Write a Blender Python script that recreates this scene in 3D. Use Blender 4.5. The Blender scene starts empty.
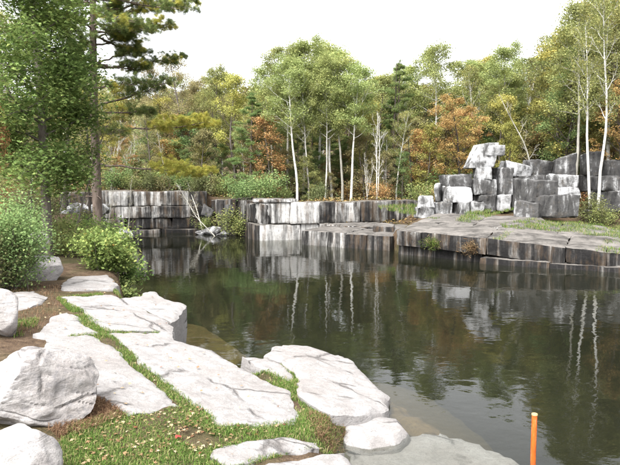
import bpy, math, random
import numpy as np
from mathutils import Vector, Matrix, noise
from mathutils.geometry import delaunay_2d_cdt

# ------------------------------------------------------------------ camera, sky, sun, exposure
scene = bpy.context.scene
COL = scene.collection
R = math.radians
CAM_H, PITCH, FPX = 3.0, R(4.53), 600.0
cam = bpy.data.objects.new('camera', bpy.data.cameras.new('camera'))
COL.objects.link(cam)
cam.location = (0, 0, CAM_H)
cam.rotation_euler = (R(90) - PITCH, 0, 0)
cam.data.sensor_width = 36.0
cam.data.lens = 36.0 * FPX / 620.0
cam.data.clip_start = 0.05
cam.data.clip_end = 2000
scene.camera = cam

world = bpy.data.worlds.new('World'); scene.world = world; world.use_nodes = True
wn = world.node_tree.nodes; wl = world.node_tree.links; wn.clear()
sky = wn.new('ShaderNodeTexSky'); sky.sky_type = 'NISHITA'; sky.sun_disc = False
SUN_EL, SUN_AZ = 58, 215          # degrees; azimuth clockwise from +Y
sky.sun_elevation = R(SUN_EL); sky.sun_rotation = R(SUN_AZ)
sky.air_density = 1.0; sky.dust_density = 4.0; sky.ozone_density = 1.0
hsv = wn.new('ShaderNodeHueSaturation'); hsv.inputs['Saturation'].default_value = 0.10
bg = wn.new('ShaderNodeBackground'); bg.inputs['Strength'].default_value = 0.15
wo = wn.new('ShaderNodeOutputWorld')
wl.new(sky.outputs[0], hsv.inputs['Color']); wl.new(hsv.outputs[0], bg.inputs[0]); wl.new(bg.outputs[0], wo.inputs[0])

sl = bpy.data.lights.new('sun', 'SUN'); sl.energy = 1.2; sl.angle = R(30); sl.color = (1, 0.97, 0.92)
so = bpy.data.objects.new('sun', sl); COL.objects.link(so)
d = Vector((math.sin(R(SUN_AZ)) * math.cos(R(SUN_EL)), math.cos(R(SUN_AZ)) * math.cos(R(SUN_EL)), math.sin(R(SUN_EL))))
so.rotation_euler = d.to_track_quat('Z', 'Y').to_euler()

scene.view_settings.view_transform = 'Standard'
scene.view_settings.look = 'None'
scene.view_settings.gamma = 1.0
scene.view_settings.exposure = 2.1
scene.render.engine = 'CYCLES'
cy = scene.cycles
cy.max_bounces = 6; cy.diffuse_bounces = 3; cy.glossy_bounces = 3; cy.transmission_bounces = 4
cy.transparent_max_bounces = 12; cy.volume_bounces = 0
cy.caustics_reflective = False; cy.caustics_refractive = False
cy.use_denoising = True
cy.sample_clamp_indirect = 6

# ------------------------------------------------------------------ helpers: picture geometry
RNG = np.random.default_rng(7)
random.seed(7)
FW = Vector((0, math.cos(PITCH), -math.sin(PITCH))); UP = Vector((0, math.sin(PITCH), math.cos(PITCH)))
def ray(px, py):
    return FW + Vector((1, 0, 0)) * ((px - 310) / FPX) + UP * ((232.5 - py) / FPX)
def at_z(px, py, z):
    r = ray(px, py); t = (z - CAM_H) / r.z
    return Vector((r.x * t, r.y * t, z))
def at_y(px, py, Y):
    r = ray(px, py); t = Y / r.y
    return Vector((r.x * t, Y, CAM_H + r.z * t))
def x_at(px, Y): return at_y(px, 185, Y).x
def sstep(a, b, x):
    t = np.clip((x - a) / (b - a), 0, 1); return t * t * (3 - 2 * t)
def seg_dist(P, A, B):
    A = np.asarray(A, float); B = np.asarray(B, float); AB = B - A
    t = np.clip(((P - A) @ AB) / max(AB @ AB, 1e-9), 0, 1)
    Q = A + t[:, None] * AB
    return np.hypot(*(P - Q).T), t
def poly_sd(P, poly):                 # signed distance, negative inside
    P = np.asarray(P, float); poly = np.asarray(poly, float)
    dmin = np.full(len(P), 1e9); ins = np.zeros(len(P), bool)
    for i in range(len(poly)):
        a = poly[i]; b = poly[(i + 1) % len(poly)]
        dd, _ = seg_dist(P, a, b); dmin = np.minimum(dmin, dd)
        c = ((a[1] > P[:, 1]) != (b[1] > P[:, 1]))
        xx = (b[0] - a[0]) * (P[:, 1] - a[1]) / ((b[1] - a[1]) if abs(b[1] - a[1]) > 1e-9 else 1e-9) + a[0]
        ins ^= c & (P[:, 0] < xx)
    return np.where(ins, -dmin, dmin)

# ------------------------------------------------------------------ helpers: meshes and objects
def mesh_np(name, V, F, mat=None, smooth=False, attr=None):
    """V (n,3); F (m,k) array of equal-sided faces"""
    V = np.asarray(V, np.float32); F = np.asarray(F, np.int32); m, k = F.shape
    me = bpy.data.meshes.new(name)
    me.vertices.add(len(V)); me.vertices.foreach_set('co', V.ravel())
    me.loops.add(m * k); me.loops.foreach_set('vertex_index', F.ravel())
    me.polygons.add(m); me.polygons.foreach_set('loop_start', np.arange(0, m * k, k, dtype=np.int32))
    me.polygons.foreach_set('use_smooth', np.full(m, bool(smooth)))
    if attr is not None:
        a = me.attributes.new('v', 'FLOAT', 'POINT'); a.data.foreach_set('value', np.asarray(attr, np.float32))
    me.update(calc_edges=True)
    if mat: me.materials.append(mat)
    return me
def obj(name, me, parent=None, loc=(0, 0, 0), rot=(0, 0, 0), color=None):
    o = bpy.data.objects.new(name, me); COL.objects.link(o)
    o.location = loc; o.rotation_euler = rot
    if parent is not None: o.parent = parent
    if color is not None: o.color = (color, color, color, 1)
    return o
def tag(o, label=None, cat=None, group=None, kind=None):
    if label: o['label'] = label
    if cat: o['category'] = cat
    if group: o['group'] = group
    if kind: o['kind'] = kind
    return o
class Tubes:
    def __init__(s): s.V = []; s.F = []; s.n = 0
    def add(s, P, rad, sides=6):
        P = np.asarray(P, float); n = len(P)
        T = np.gradient(P, axis=0); T /= np.linalg.norm(T, axis=1)[:, None] + 1e-9
        ref = np.array([0, 0, 1.0]) if abs(T[0][2]) < 0.9 else np.array([1.0, 0, 0])
        U = np.cross(T, ref); U /= np.linalg.norm(U, axis=1)[:, None] + 1e-9
        W = np.cross(T, U)
        a = np.arange(sides) / sides * 2 * math.pi
        ring = (U[:, None, :] * np.cos(a)[None, :, None] + W[:, None, :] * np.sin(a)[None, :, None]) * np.asarray(rad, float)[:, None, None]
        V = (P[:, None, :] + ring).reshape(-1, 3)
        i = np.arange(n - 1)[:, None] * sides; j = np.arange(sides)[None, :]; j2 = (j + 1) % sides
        F = np.stack([i + j, i + j2, i + sides + j2, i + sides + j], -1).reshape(-1, 4) + s.n
        s.V.append(V); s.F.append(F); s.n += len(V)
    def mesh(s, name, mat): return mesh_np(name, np.concatenate(s.V), np.concatenate(s.F), mat, True)
LEAF = {'rhomb': [[(-.5, 0), (0, -.3), (.5, 0), (0, .3)]],
        'maple': [[(-.35, 0), (.05, -.16), (.6, 0), (.05, .16)],
                  [(-.35, 0), (-.1, -.3), (.28, -.5), (.12, -.08)], [(-.35, 0), (.12, .08), (.28, .5), (-.1, .3)]],
        'needle': [[(-.5, 0), (0, -.035), (.5, .0), (0, .035)], [(-.5, 0), (-.02, -.22), (.34, -.36), (.03, -.17)],
                   [(-.5, 0), (.03, .17), (.34, .36), (-.02, .22)]],
        'fine': [[(-.5, 0), (0, -.018), (.5, .0), (0, .018)], [(-.5, 0), (0, -.19), (.4, -.3), (.02, -.155)], [(-.5, 0), (.02, .155), (.4, .3), (0, .19)], [(-.5, 0), (.02, -.085), (.48, -.15), (.03, -.055)], [(-.5, 0), (.03, .055), (.48, .15), (.02, .085)]],
        'blade': [[(-.5, 0), (0, -.05), (.5, 0), (0, .05)]]}
def leaf_mesh(name, C, size, rng, mat, shape='rhomb', up=0.5, v=None, axis=None, axis_w=0.0):
    C = np.asarray(C, float); N = len(C)
    size = np.broadcast_to(np.asarray(size, float), (N,)) * rng.uniform(.65, 1.3, N)
    n = rng.normal(size=(N, 3)); n /= np.linalg.norm(n, axis=1)[:, None]; n[:, 2] = np.abs(n[:, 2]) + up
    n /= np.linalg.norm(n, axis=1)[:, None]
    t = rng.normal(size=(N, 3))
    if axis is not None: t = t * (1 - axis_w) + np.asarray(axis) * axis_w * 2
    u = t - n * (t * n).sum(1)[:, None]; u /= np.linalg.norm(u, axis=1)[:, None] + 1e-9
    w = np.cross(n, u)
    q = LEAF[shape]; K = len(q)
    T = np.array(q).reshape(-1, 2)
    bend = -0.25 * (np.abs(T[:, 1]) + 0.4 * T[:, 0] ** 2)
    V = (C[:, None] + size[:, None, None] * (u[:, None] * T[None, :, :1] + w[:, None] * T[None, :, 1:] + n[:, None] * bend[None, :, None])).reshape(-1, 3)
    F = np.arange(N * K * 4).reshape(-1, 4)
    if v is None: v = rng.uniform(0, 1, N)
    return mesh_np(name, V, F, mat, False, np.repeat(v, K * 4))

# ------------------------------------------------------------------ materials
def new_mat(name):
    m = bpy.data.materials.new(name); m.use_nodes = True
    nt = m.node_tree; nt.nodes.clear(); return m, nt.nodes, nt.links
class NB:
    """tiny node builder"""
    def __init__(s, name): s.m, s.n, s.l = new_mat(name); s.out = s.n.new('ShaderNodeOutputMaterial')
    def put(s, sock, val):
        if hasattr(val, 'is_output'): s.l.new(val, sock)
        elif val is not None: sock.default_value = val
    def coord(s, kind='Object', scale=(1, 1, 1)):
        c = s.n.new('ShaderNodeTexCoord') if kind != 'World' else s.n.new('ShaderNodeNewGeometry')
        mp = s.n.new('ShaderNodeMapping'); mp.inputs['Scale'].default_value = scale
        s.l.new(c.outputs['Object' if kind == 'Object' else 'Position'], mp.inputs[0]); return mp.outputs[0]
    def noise(s, vec, scale, detail=4, rough=.55, dist=0.0, out='Fac'):
        n = s.n.new('ShaderNodeTexNoise'); s.l.new(vec, n.inputs['Vector'])
        n.inputs['Scale'].default_value = scale; n.inputs['Detail'].default_value = detail
        n.inputs['Roughness'].default_value = rough; n.inputs['Distortion'].default_value = dist; return n.outputs[out]
    def ramp(s, fac, stops, interp='LINEAR'):
        r = s.n.new('ShaderNodeValToRGB'); cr = r.color_ramp; cr.interpolation = interp
        while len(cr.elements) < len(stops): cr.elements.new(0.5)
        for e, (p, c) in zip(cr.elements, stops):
            e.position = p; e.color = (*(c if isinstance(c, tuple) else (c, c, c)), 1)
        s.put(r.inputs[0], fac); return r.outputs[0]
    def mix(s, fac, a, b, mode='MIX'):
        m = s.n.new('ShaderNodeMix'); m.data_type = 'RGBA'; m.blend_type = mode
        s.put(m.inputs[0], fac)
        for k, v in ((6, a), (7, b)): s.put(m.inputs[k], (*v, 1) if isinstance(v, tuple) else v)
        return m.outputs[2]
    def math(s, op, a, b=None, c=None, clamp=False):
        m = s.n.new('ShaderNodeMath'); m.operation = op; m.use_clamp = clamp
        s.put(m.inputs[0], a)
        if b is not None: s.put(m.inputs[1], b)
        if c is not None: s.put(m.inputs[2], c)
        return m.outputs[0]
    def bump(s, h, strength=.5, dist=.02, normal=None):
        b = s.n.new('ShaderNodeBump'); b.inputs['Strength'].default_value = strength; b.inputs['Distance'].default_value = dist
        s.l.new(h, b.inputs['Height'])
        if normal is not None: s.l.new(normal, b.inputs['Normal'])
        return b.outputs[0]
    def principled(s, col, rough=.8, normal=None, spec=.3):
        p = s.n.new('ShaderNodeBsdfPrincipled'); s.put(p.inputs['Base Color'], (*col, 1) if isinstance(col, tuple) else col)
        s.put(p.inputs['Roughness'], rough); p.inputs['Specular IOR Level'].default_value = spec
        if normal is not None: s.l.new(normal, p.inputs['Normal'])
        s.l.new(p.outputs[0], s.out.inputs[0]); return p
    def objinfo(s, o): return s.n.new('ShaderNodeObjectInfo').outputs[o]
    def sep(s, vec): x = s.n.new('ShaderNodeSeparateXYZ'); s.l.new(vec, x.inputs[0]); return x.outputs
    def normal_z(s): return s.sep(s.n.new('ShaderNodeNewGeometry').outputs['Normal'])[2]

def make_marble_near(name='marble_weathered', tint=(.79, .805, .825), contrast=0.0):
    b = NB(name); w = b.coord('World')
    big = b.noise(w, 1.3, 5, .6); med = b.noise(w, 6, 6, .65, .6); fin = b.noise(w, 45, 4, .7)
    base = b.ramp(med, [(.25, (.21, .195, .185)), (.48, (.315, .295, .28)), (.75, (.39, .375, .36))])
    base = b.mix(b.ramp(big, [(.42, 0.0), (.68, .55)]), base, (.24, .21, .19))
    # grey strata veins and dark lichen specks
    st = b.coord('World', (1.2, 2.2, 9)); vein = b.noise(st, 1.5, 6, .62, 1.5)
    base = b.mix(b.ramp(vein, [(.475, 0.0), (.5, .28), (.525, 0.0)]), base, (.12, .115, .115))
    base = b.mix(b.ramp(b.noise(w, 17, 3, .6), [(.66, 0.0), (.74, .7)]), base, (.09, .08, .07))
    base = b.mix(b.ramp(fin, [(.3, .3), (.45, 0.0)]), base, (.19, .175, .165))
    h = b.math('ADD', b.math('MULTIPLY', med, .6), b.math('MULTIPLY', fin, .25)); h = b.math('ADD', h, b.math('MULTIPLY', vein, .5))
    vo = b.n.new('ShaderNodeTexVoronoi'); vo.feature = 'DISTANCE_TO_EDGE'; vo.inputs['Scale'].default_value = 1.1
    wv = b.n.new('ShaderNodeMix'); wv.data_type = 'RGBA'; wv.inputs[0].default_value = .22
    b.l.new(b.coord('World', (.6, 1.3, 1.5)), wv.inputs[6]); b.l.new(b.noise(w, 2.2, 5, .6, 0, 'Color'), wv.inputs[7]); b.l.new(wv.outputs[2], vo.inputs['Vector'])
    crack = b.math('MULTIPLY', b.ramp(vo.outputs['Distance'], [(0.0, 1.0), (.012, .6), (.03, 0.0)]), b.ramp(b.noise(w, 1.7, 3, .5), [(.48, 0.0), (.56, 1.0)]))
    base = b.mix(b.math('MULTIPLY', crack, .8), base, (.07, .06, .055))
    base = b.mix(b.ramp(b.noise(b.coord('World', (1, 2.5, 3)), 3.2, 6, .7, 1.2), [(.5 - contrast * .1, 0.0), (.66, .35 + contrast)]), base, (.15, .145, .15) if contrast else (.2, .18, .165))
    h = b.math('SUBTRACT', h, b.math('MULTIPLY', crack, .9))
    base = b.mix(b.ramp(b.noise(w, 70, 2, .6), [(.58, 0.0), (.68, .45)]), base, (.1, .095, .09))
    base = b.mix(b.ramp(b.noise(w, 28, 4, .75, .5), [(.36, .5), (.46, 0.0)]), base, (.17, .16, .15))
    base = b.mix(1.0, base, tint, 'MULTIPLY')
    b.principled(base, .85, b.bump(h, .75, .035), .15); return b.m
def make_quarry(name, top, seed_scale=1.0):
    """quarried marble: pale tops, faces stained by vertical black and rust streaks; object colour = how clean it is"""
    b = NB(name); w = b.coord('World'); nz = b.normal_z()
    strk = b.noise(b.coord('World', (3.4, 3.4, .2)), 1.0 * seed_scale, 6, .62, .35)
    strk2 = b.noise(b.coord('World', (7, 7, .5)), 1.0, 4, .6, .2)
    pat = b.noise(w, 1.1, 6, .65, .5); fin = b.noise(w, 9, 5, .7)
    oc = b.objinfo('Color'); cl = b.sep(oc)[0]; rnd = b.objinfo('Random')
    k = b.math('ADD', b.math('MULTIPLY', strk, .85), b.math('MULTIPLY', strk2, .35))
    k = b.math('ADD', k, b.math('MULTIPLY', pat, .35)); k = b.math('ADD', k, b.math('MULTIPLY', b.math('SUBTRACT', rnd, .5), .16))
    k = b.math('MULTIPLY_ADD', b.math('SUBTRACT', k, .775), 2.5, .775)
    k = b.math('ADD', k, b.math('SUBTRACT', cl, .80))        # more clean -> brighter
    face = b.ramp(k, [(.25, (.024, .023, .023)), (.45, (.06, .057, .055)), (.56, (.13, .125, .12)), (.70, (.27, .265, .255)), (.86, (.48, .475, .465)), (1.0, (.78, .77, .75))])
    face = b.mix(b.ramp(b.noise(b.coord('World', (2, 2, .4)), 1.7, 4, .6), [(.5, 0.0), (.68, .6)]), face, (.17, .115, .07))
    face = b.mix(b.ramp(fin, [(.3, .45), (.48, 0.0)]), face, (.07, .068, .065))
    tc = b.ramp(b.math('ADD', pat, b.math('MULTIPLY', b.math('SUBTRACT', fin, .5), .5)), [(.32, tuple(c * .3 for c in top)), (.43, tuple(c * .66 for c in top)), (.52, tuple(c * .95 for c in top)), (.66, tuple(c * 1.2 for c in top))])
    mp = b.n.new('ShaderNodeMapping'); mp.inputs['Rotation'].default_value = (0, 0, R(52)); mp.inputs['Scale'].default_value = (.35, 2.6, 1); b.l.new(w, mp.inputs[0])
    tc = b.mix(b.ramp(b.noise(mp.outputs[0], 1.3, 5, .65, .6), [(.5, 0.0), (.64, .75)]), tc, tuple(c * .28 for c in top))
    col = b.mix(b.ramp(nz, [(.55, 0.0), (.85, 1.0)]), face, tc)
    h = b.math('ADD', b.math('MULTIPLY', fin, .5), pat)
    col = b.mix(1.0, col, (.62, .615, .61), 'MULTIPLY')
    b.principled(col, .8, b.bump(h, .6, .06), .15); return b.m
def make_block_marble():
    """loose blocks: mottled black lichen over white marble, saw and drill scars"""
    b = NB('marble_block_stained'); w = b.coord('World'); o = b.coord('Object')
    nz = b.normal_z()
    pat = b.noise(w, .9, 6, .62, .9); strk = b.noise(b.coord('World', (2.2, 2.2, .5)), 1.3, 5, .6, .8); fin = b.noise(w, 8, 6, .72)
    cl = b.sep(b.objinfo('Color'))[0]
    k = b.math('ADD', b.math('MULTIPLY', pat, .75), b.math('MULTIPLY', strk, .6)); k = b.math('ADD', k, b.math('MULTIPLY', fin, .22))
    k = b.math('MULTIPLY_ADD', b.math('SUBTRACT', k, .785), 2.1, .785)
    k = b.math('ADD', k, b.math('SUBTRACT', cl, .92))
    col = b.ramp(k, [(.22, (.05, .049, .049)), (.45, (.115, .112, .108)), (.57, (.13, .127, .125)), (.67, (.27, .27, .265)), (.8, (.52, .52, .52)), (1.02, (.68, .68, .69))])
    col = b.mix(b.ramp(b.noise(w, 2.1, 4, .6), [(.58, 0.0), (.75, .35)]), col, (.27, .22, .16))
    col = b.mix(b.ramp(b.noise(w, 22, 3, .7), [(.3, .5), (.45, 0.0)]), col, (.06, .06, .06))
    col = b.mix(1.0, col, (.63, .63, .635), 'MULTIPLY')
    b.principled(col, .8, b.bump(b.math('ADD', fin, pat), .6, .05), .15); return b.m
def make_ground():
    b = NB('forest_floor'); w = b.coord('World')
    n1 = b.noise(w, .6, 5, .6); n2 = b.noise(w, 7, 5, .7); n3 = b.noise(w, 40, 3, .7)
    soil = b.ramp(n2, [(.3, (.055, .036, .024)), (.5, (.12, .082, .055)), (.7, (.2, .145, .1))])
    soil = b.mix(b.ramp(n3, [(.55, 0.0), (.68, .7)]), soil, (.27, .18, .1))
    soil = b.mix(b.ramp(n1, [(.45, 0.0), (.62, .65)]), soil, (.075, .085, .03))
    z = b.sep(w)[2]
    soil = b.mix(b.ramp(b.math('ADD', b.math('MULTIPLY', z, .8), .5), [(.3, 1.0), (.49, 0.0)]), soil, b.mix(n2, (.06, .045, .015), (.17, .12, .045)))
    soil = b.mix(1.0, soil, (.66, .66, .66), 'MULTIPLY')
    b.principled(soil, .95, b.bump(b.math('ADD', n2, n3), .8, .04), .1); return b.m
def make_leaf(name, stops, trans=.35, vary=.3, hue=.03, gain=1.0, sat=.97):
    b = NB(name)
    a = b.n.new('ShaderNodeAttribute'); a.attribute_name = 'v'
    stops = [(p_, tuple(q * gain for q in c_)) for p_, c_ in stops]; c = b.ramp(a.outputs['Fac'], stops); r = b.objinfo('Random')
    h = b.n.new('ShaderNodeHueSaturation'); b.l.new(c, h.inputs['Color']); h.inputs['Saturation'].default_value = sat
    b.l.new(b.math('ADD', b.math('MULTIPLY', b.math('SUBTRACT', r, .5), hue), .5), h.inputs['Hue'])
    r2 = b.math('FRACT', b.math('MULTIPLY', r, 7.31))
    b.l.new(b.math('ADD', b.math('MULTIPLY', r2, vary), 1 - vary / 2), h.inputs['Value']); c = h.outputs[0]
    di = b.n.new('ShaderNodeBsdfDiffuse'); tr = b.n.new('ShaderNodeBsdfTranslucent'); mx = b.n.new('ShaderNodeMixShader')
    b.l.new(c, di.inputs[0]); b.l.new(c, tr.inputs[0]); mx.inputs[0].default_value = trans
    b.l.new(di.outputs[0], mx.inputs[1]); b.l.new(tr.outputs[0], mx.inputs[2]); b.l.new(mx.outputs[0], b.out.inputs[0])
    return b.m
def make_bark(name, dark, light, zs=1.0):
    b = NB(name); w = b.coord('Object', (1, 1, .25 * zs)); n = b.noise(w, 14, 5, .7, .4)
    c = b.ramp(n, [(.3, dark), (.65, light)])
    h = b.n.new('ShaderNodeHueSaturation'); b.l.new(c, h.inputs['Color'])
    b.l.new(b.math('ADD', b.math('MULTIPLY', b.objinfo('Random'), .5), .75), h.inputs['Value'])
    b.principled(h.outputs[0], .9, b.bump(n, .8, .03), .15); return b.m
def make_birch_bark():
    b = NB('birch_bark'); w = b.coord('Object', (1, 1, 5)); n = b.noise(w, 2.6, 5, .65, .3); n2 = b.noise(b.coord('Object'), 3, 4, .6)
    c = b.ramp(n2, [(.3, (.38, .365, .33)), (.6, (.64, .63, .59))])
    c = b.mix(b.ramp(n, [(.6, 0.0), (.66, .9)]), c, (.06, .055, .05))
    b.principled(c, .7, b.bump(n, .3, .01), .2); return b.m
def make_water():
    b = NB('pond_water'); p = b.coord('World')
    r1 = b.noise(b.coord('World', (1, 1, 1)), 1.5, 3, .5, .3); r2 = b.noise(b.coord('World', (.7, 1.0, 1)), 5.5, 3, .5)
    r3 = b.noise(p, .16, 2, .5)
    calm = b.ramp(r3, [(.35, .35), (.65, 1.0)])
    h = b.math('ADD', b.math('MULTIPLY', r1, .016), b.math('MULTIPLY', r2, .0042)); h = b.math('MULTIPLY', h, calm)
    nb = b.n.new('ShaderNodeBump'); nb.inputs['Strength'].default_value = .55; nb.inputs['Distance'].default_value = 1.0; b.l.new(h, nb.inputs['Height'])
    fr = b.n.new('ShaderNodeFresnel'); fr.inputs['IOR'].default_value = 1.333; b.l.new(nb.outputs[0], fr.inputs['Normal'])
    gl = b.n.new('ShaderNodeBsdfGlossy'); gl.inputs['Roughness'].default_value = .015; b.l.new(nb.outputs[0], gl.inputs['Normal'])
    tp = b.n.new('ShaderNodeBsdfTransparent'); tp.inputs[0].default_value = (.95, .96, .94, 1)
    mx = b.n.new('ShaderNodeMixShader'); b.l.new(fr.outputs[0], mx.inputs[0]); df = b.n.new('ShaderNodeBsdfDiffuse'); df.inputs[0].default_value = (.055, .06, .038, 1); m2 = b.n.new('ShaderNodeMixShader'); m2.inputs[0].default_value = .15
    b.l.new(tp.outputs[0], m2.inputs[1]); b.l.new(df.outputs[0], m2.inputs[2]); b.l.new(m2.outputs[0], mx.inputs[1]); b.l.new(gl.outputs[0], mx.inputs[2])
    b.l.new(mx.outputs[0], b.out.inputs[0])
    va = b.n.new('ShaderNodeVolumeAbsorption'); va.inputs['Color'].default_value = (.48, .49, .34, 1); va.inputs['Density'].default_value = .9
    b.l.new(va.outputs[0], b.out.inputs['Volume']); return b.m
def make_paint():
    b = NB('orange_paint'); w = b.coord('Object', (1, 1, .3)); n = b.noise(w, 30, 4, .6)
    c = b.ramp(n, [(.3, (.36, .062, .007)), (.6, (.5, .1, .012))])
    z = b.sep(b.coord('Object'))[2]; c = b.mix(b.ramp(b.math('ADD', z, b.math('MULTIPLY', n, .12)), [(.3, .75), (.42, 0.0)]), c, (.1, .07, .03))
    c = b.mix(b.ramp(b.noise(b.coord('Object', (1, 1, .15)), 60, 4, .7), [(.56, 0.0), (.68, .6)]), c, (.55, .22, .1))
    b.principled(c, .65, b.bump(n, .2, .005), .3); return b.m
M = dict(near=make_marble_near(), boulder=make_marble_near('marble_boulder', (.98, .985, 1.0), .25), algae=make_marble_near('algae_stone', (.3, .215, .09)), ledge=make_quarry('marble_ledge_stone', (.215, .2, .185)), wall=make_quarry('quarry_wall_stone', (.2, .185, .165), 1.0),
         block=make_block_marble(), ground=make_ground(), water=make_water(), paint=make_paint(), birch=make_birch_bark(),
         bark=make_bark('grey_bark', (.06, .05, .045), (.19, .165, .145)), pinebark=make_bark('pine_bark', (.06, .045, .038), (.19, .15, .125), .8),
         paletrunk=make_bark('poplar_bark', (.22, .21, .18), (.5, .48, .42), .6), darkbark=make_bark('dark_bark', (.03, .025, .022), (.09, .075, .065)))
L = dict(
    poplar=make_leaf('poplar_leaf', [(0, (.14, .17, .065)), (.5, (.235, .27, .10)), (.85, (.31, .34, .13)), (1, (.37, .34, .10))], gain=1.3),
    olive=make_leaf('olive_leaf', [(0, (.10, .11, .045)), (.45, (.175, .185, .07)), (.8, (.245, .235, .085)), (1, (.30, .22, .08))], gain=1.4),
    tan=make_leaf('tan_leaf', [(0, (.125, .115, .06)), (.5, (.205, .185, .09)), (.8, (.265, .22, .10)), (1, (.25, .26, .10))], gain=1.35),
    yellow=make_leaf('yellow_leaf', [(0, (.14, .145, .045)), (.5, (.25, .245, .075)), (1, (.37, .31, .08))], gain=1.4),
    orange=make_leaf('orange_leaf', [(0, (.16, .11, .045)), (.35, (.31, .18, .06)), (.6, (.42, .21, .06)), (.8, (.3, .22, .07)), (1, (.22, .22, .08))], gain=1.15, sat=.88),
    green=make_leaf('green_leaf', [(0, (.045, .075, .018)), (.5, (.09, .145, .035)), (.85, (.15, .21, .05)), (1, (.24, .24, .06))], gain=1.6, sat=0.8),
    maple=make_leaf('maple_leaf', [(0, (.05, .085, .025)), (.45, (.105, .155, .045)), (.8, (.18, .23, .07)), (.95, (.27, .27, .08)), (1, (.34, .18, .05))], gain=1.45),
    shrub=make_leaf('shrub_leaf', [(0, (.075, .09, .03)), (.5, (.14, .16, .05)), (1, (.24, .25, .08))], gain=0.95, sat=0.8),
    limeshrub=make_leaf('lime_shrub_leaf', [(0, (.09, .13, .025)), (.5, (.2, .26, .04)), (1, (.36, .36, .05))], sat=0.75),
    pine=make_leaf('pine_needle', [(0, (.05, .08, .03)), (.5, (.105, .145, .05)), (1, (.19, .21, .07))], .25, gain=1.5),
    pineyellow=make_leaf('yellowing_pine_needle', [(0, (.2, .22, .05)), (.5, (.34, .33, .07)), (1, (.42, .33, .08))], .3, gain=1.6),
    grass=make_leaf('grass_blade', [(0, (.05, .085, .02)), (.5, (.10, .165, .035)), (.72, (.16, .23, .05)), (.85, (.24, .22, .09)), (1, (.34, .26, .15))], .3, gain=1.05),
    drygrass=make_leaf('dry_grass_blade', [(0, (.13, .07, .04)), (.5, (.25, .15, .085)), (1, (.38, .27, .15))], .2, gain=0.75),
    litter=make_leaf('fallen_leaf', [(0, (.18, .09, .05)), (.4, (.36, .23, .12)), (.75, (.55, .42, .24)), (.92, (.62, .55, .35)), (1, (.45, .1, .05))], .1, gain=0.7),
    floor=make_leaf('floor_litter', [(0, (.10, .06, .03)), (.4, (.22, .13, .06)), (.7, (.3, .2, .09)), (1, (.16, .19, .06))], .15, gain=0.85),
    far=make_leaf('far_leaf', [(0, (.06, .075, .03)), (.5, (.12, .13, .055)), (.85, (.2, .17, .07)), (1, (.26, .16, .06))], .2, gain=1.4))

# ------------------------------------------------------------------ terrain functions
FRONT = [(3.75, 25.8, 1.12), (6.75, 22.6, 1.03), (10.6, 20.5, .66), (15, 19.3, .48), (22, 18, .42)]
BACK = np.array([.45, .89]); BACK /= np.linalg.norm(BACK)
def ledge_z(x, y):
    P = np.stack([np.atleast_1d(x), np.atleast_1d(y)], 1).astype(float); best = np.full(len(P), 1e9); z = np.zeros(len(P))
    for a, b in zip(FRONT[:-1], FRONT[1:]):
        dd, t = seg_dist(P, a[:2], b[:2]); zz = a[2] + (b[2] - a[2]) * t
        m = dd < best; best = np.where(m, dd, best); z = np.where(m, zz, z)
    return z + .075 * best
CTRL = [(-5.2, 18, .95), (-7, 22, 1.1), (-9, 16, 1.15), (-12, 22, 1.6), (-12.5, 29, 1.7), (-17, 34, 2.7), (-12, 39.5, 2.7), (-8, 40, 2.65), (-20, 20, 2.3),
        (-5.6, 39.5, 2.2), (-3.6, 37.5, 2.1), (-2, 34.5, 2.08), (1, 35.2, 2.1), (4, 37, 2.1), (7, 37.5, 2.0), (9.5, 34, 1.75), (13, 32, 1.65), (17, 30, 1.6), (24, 27, 1.7),
        (-15, 48, 3.3), (0, 48, 2.9), (15, 48, 2.9), (30, 40, 2.6), (-30, 40, 3.5), (-25, 10, 2.0), (-10, 8, 1.4), (-6, -5, 1.5), (0, 31.5, .4), (2.6, 30.5, .4), (3.4, 32.5, .5), (1.2, 33, .4), (2.2, 32, .4), (3.6, 34, .6), (1, 30.5, .4), (3.4, 29, .4), (-.1, 32.6, .4), (4.6, 34.2, .8), (1, 31.8, .4)]
for _x, _y in [(4.6, 27), (6.5, 30), (6, 26), (8, 24), (8.5, 28), (10, 22.5), (11, 26), (13, 21.5), (14, 25), (18, 20.5), (19, 24)]:
    CTRL.append((_x, _y, float(ledge_z(_x, _y)[0]) - .14))
CTRL = np.array(CTRL)
def near_land(x, y):
    n = .25 - .2 * x
    n = np.where(n > .8, .8 + .3 * (1 - np.exp(-(n - .8) / .3)), n)
    n = np.maximum(n, -.05)
    return n + np.clip((4.6 - y) / 4.6, 0, 1) * np.clip(1.4 - n, 0, 2)
def land(x, y):
    x = np.atleast_1d(np.asarray(x, float)); y = np.atleast_1d(np.asarray(y, float))
    d2 = (x[:, None] - CTRL[None, :, 0]) ** 2 + (y[:, None] - CTRL[None, :, 1]) ** 2 + .05
    w = 1 / d2 ** 2; z = (w * CTRL[None, :, 2]).sum(1) / w.sum(1)
    z = np.where(y > 46, z + np.clip(y - 46, 0, 25) * .05 + np.clip(y - 71, 0, 200) ** 1.0 * .17 * (.75 + .25 * np.sin(x * .012 + 1.3)), z)
    wn_ = (1 - sstep(13, 17, y)) * (1 - sstep(4, 7, x)) * sstep(-14, -9, x)
    return z * (1 - wn_) + near_land(x, y) * wn_
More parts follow.
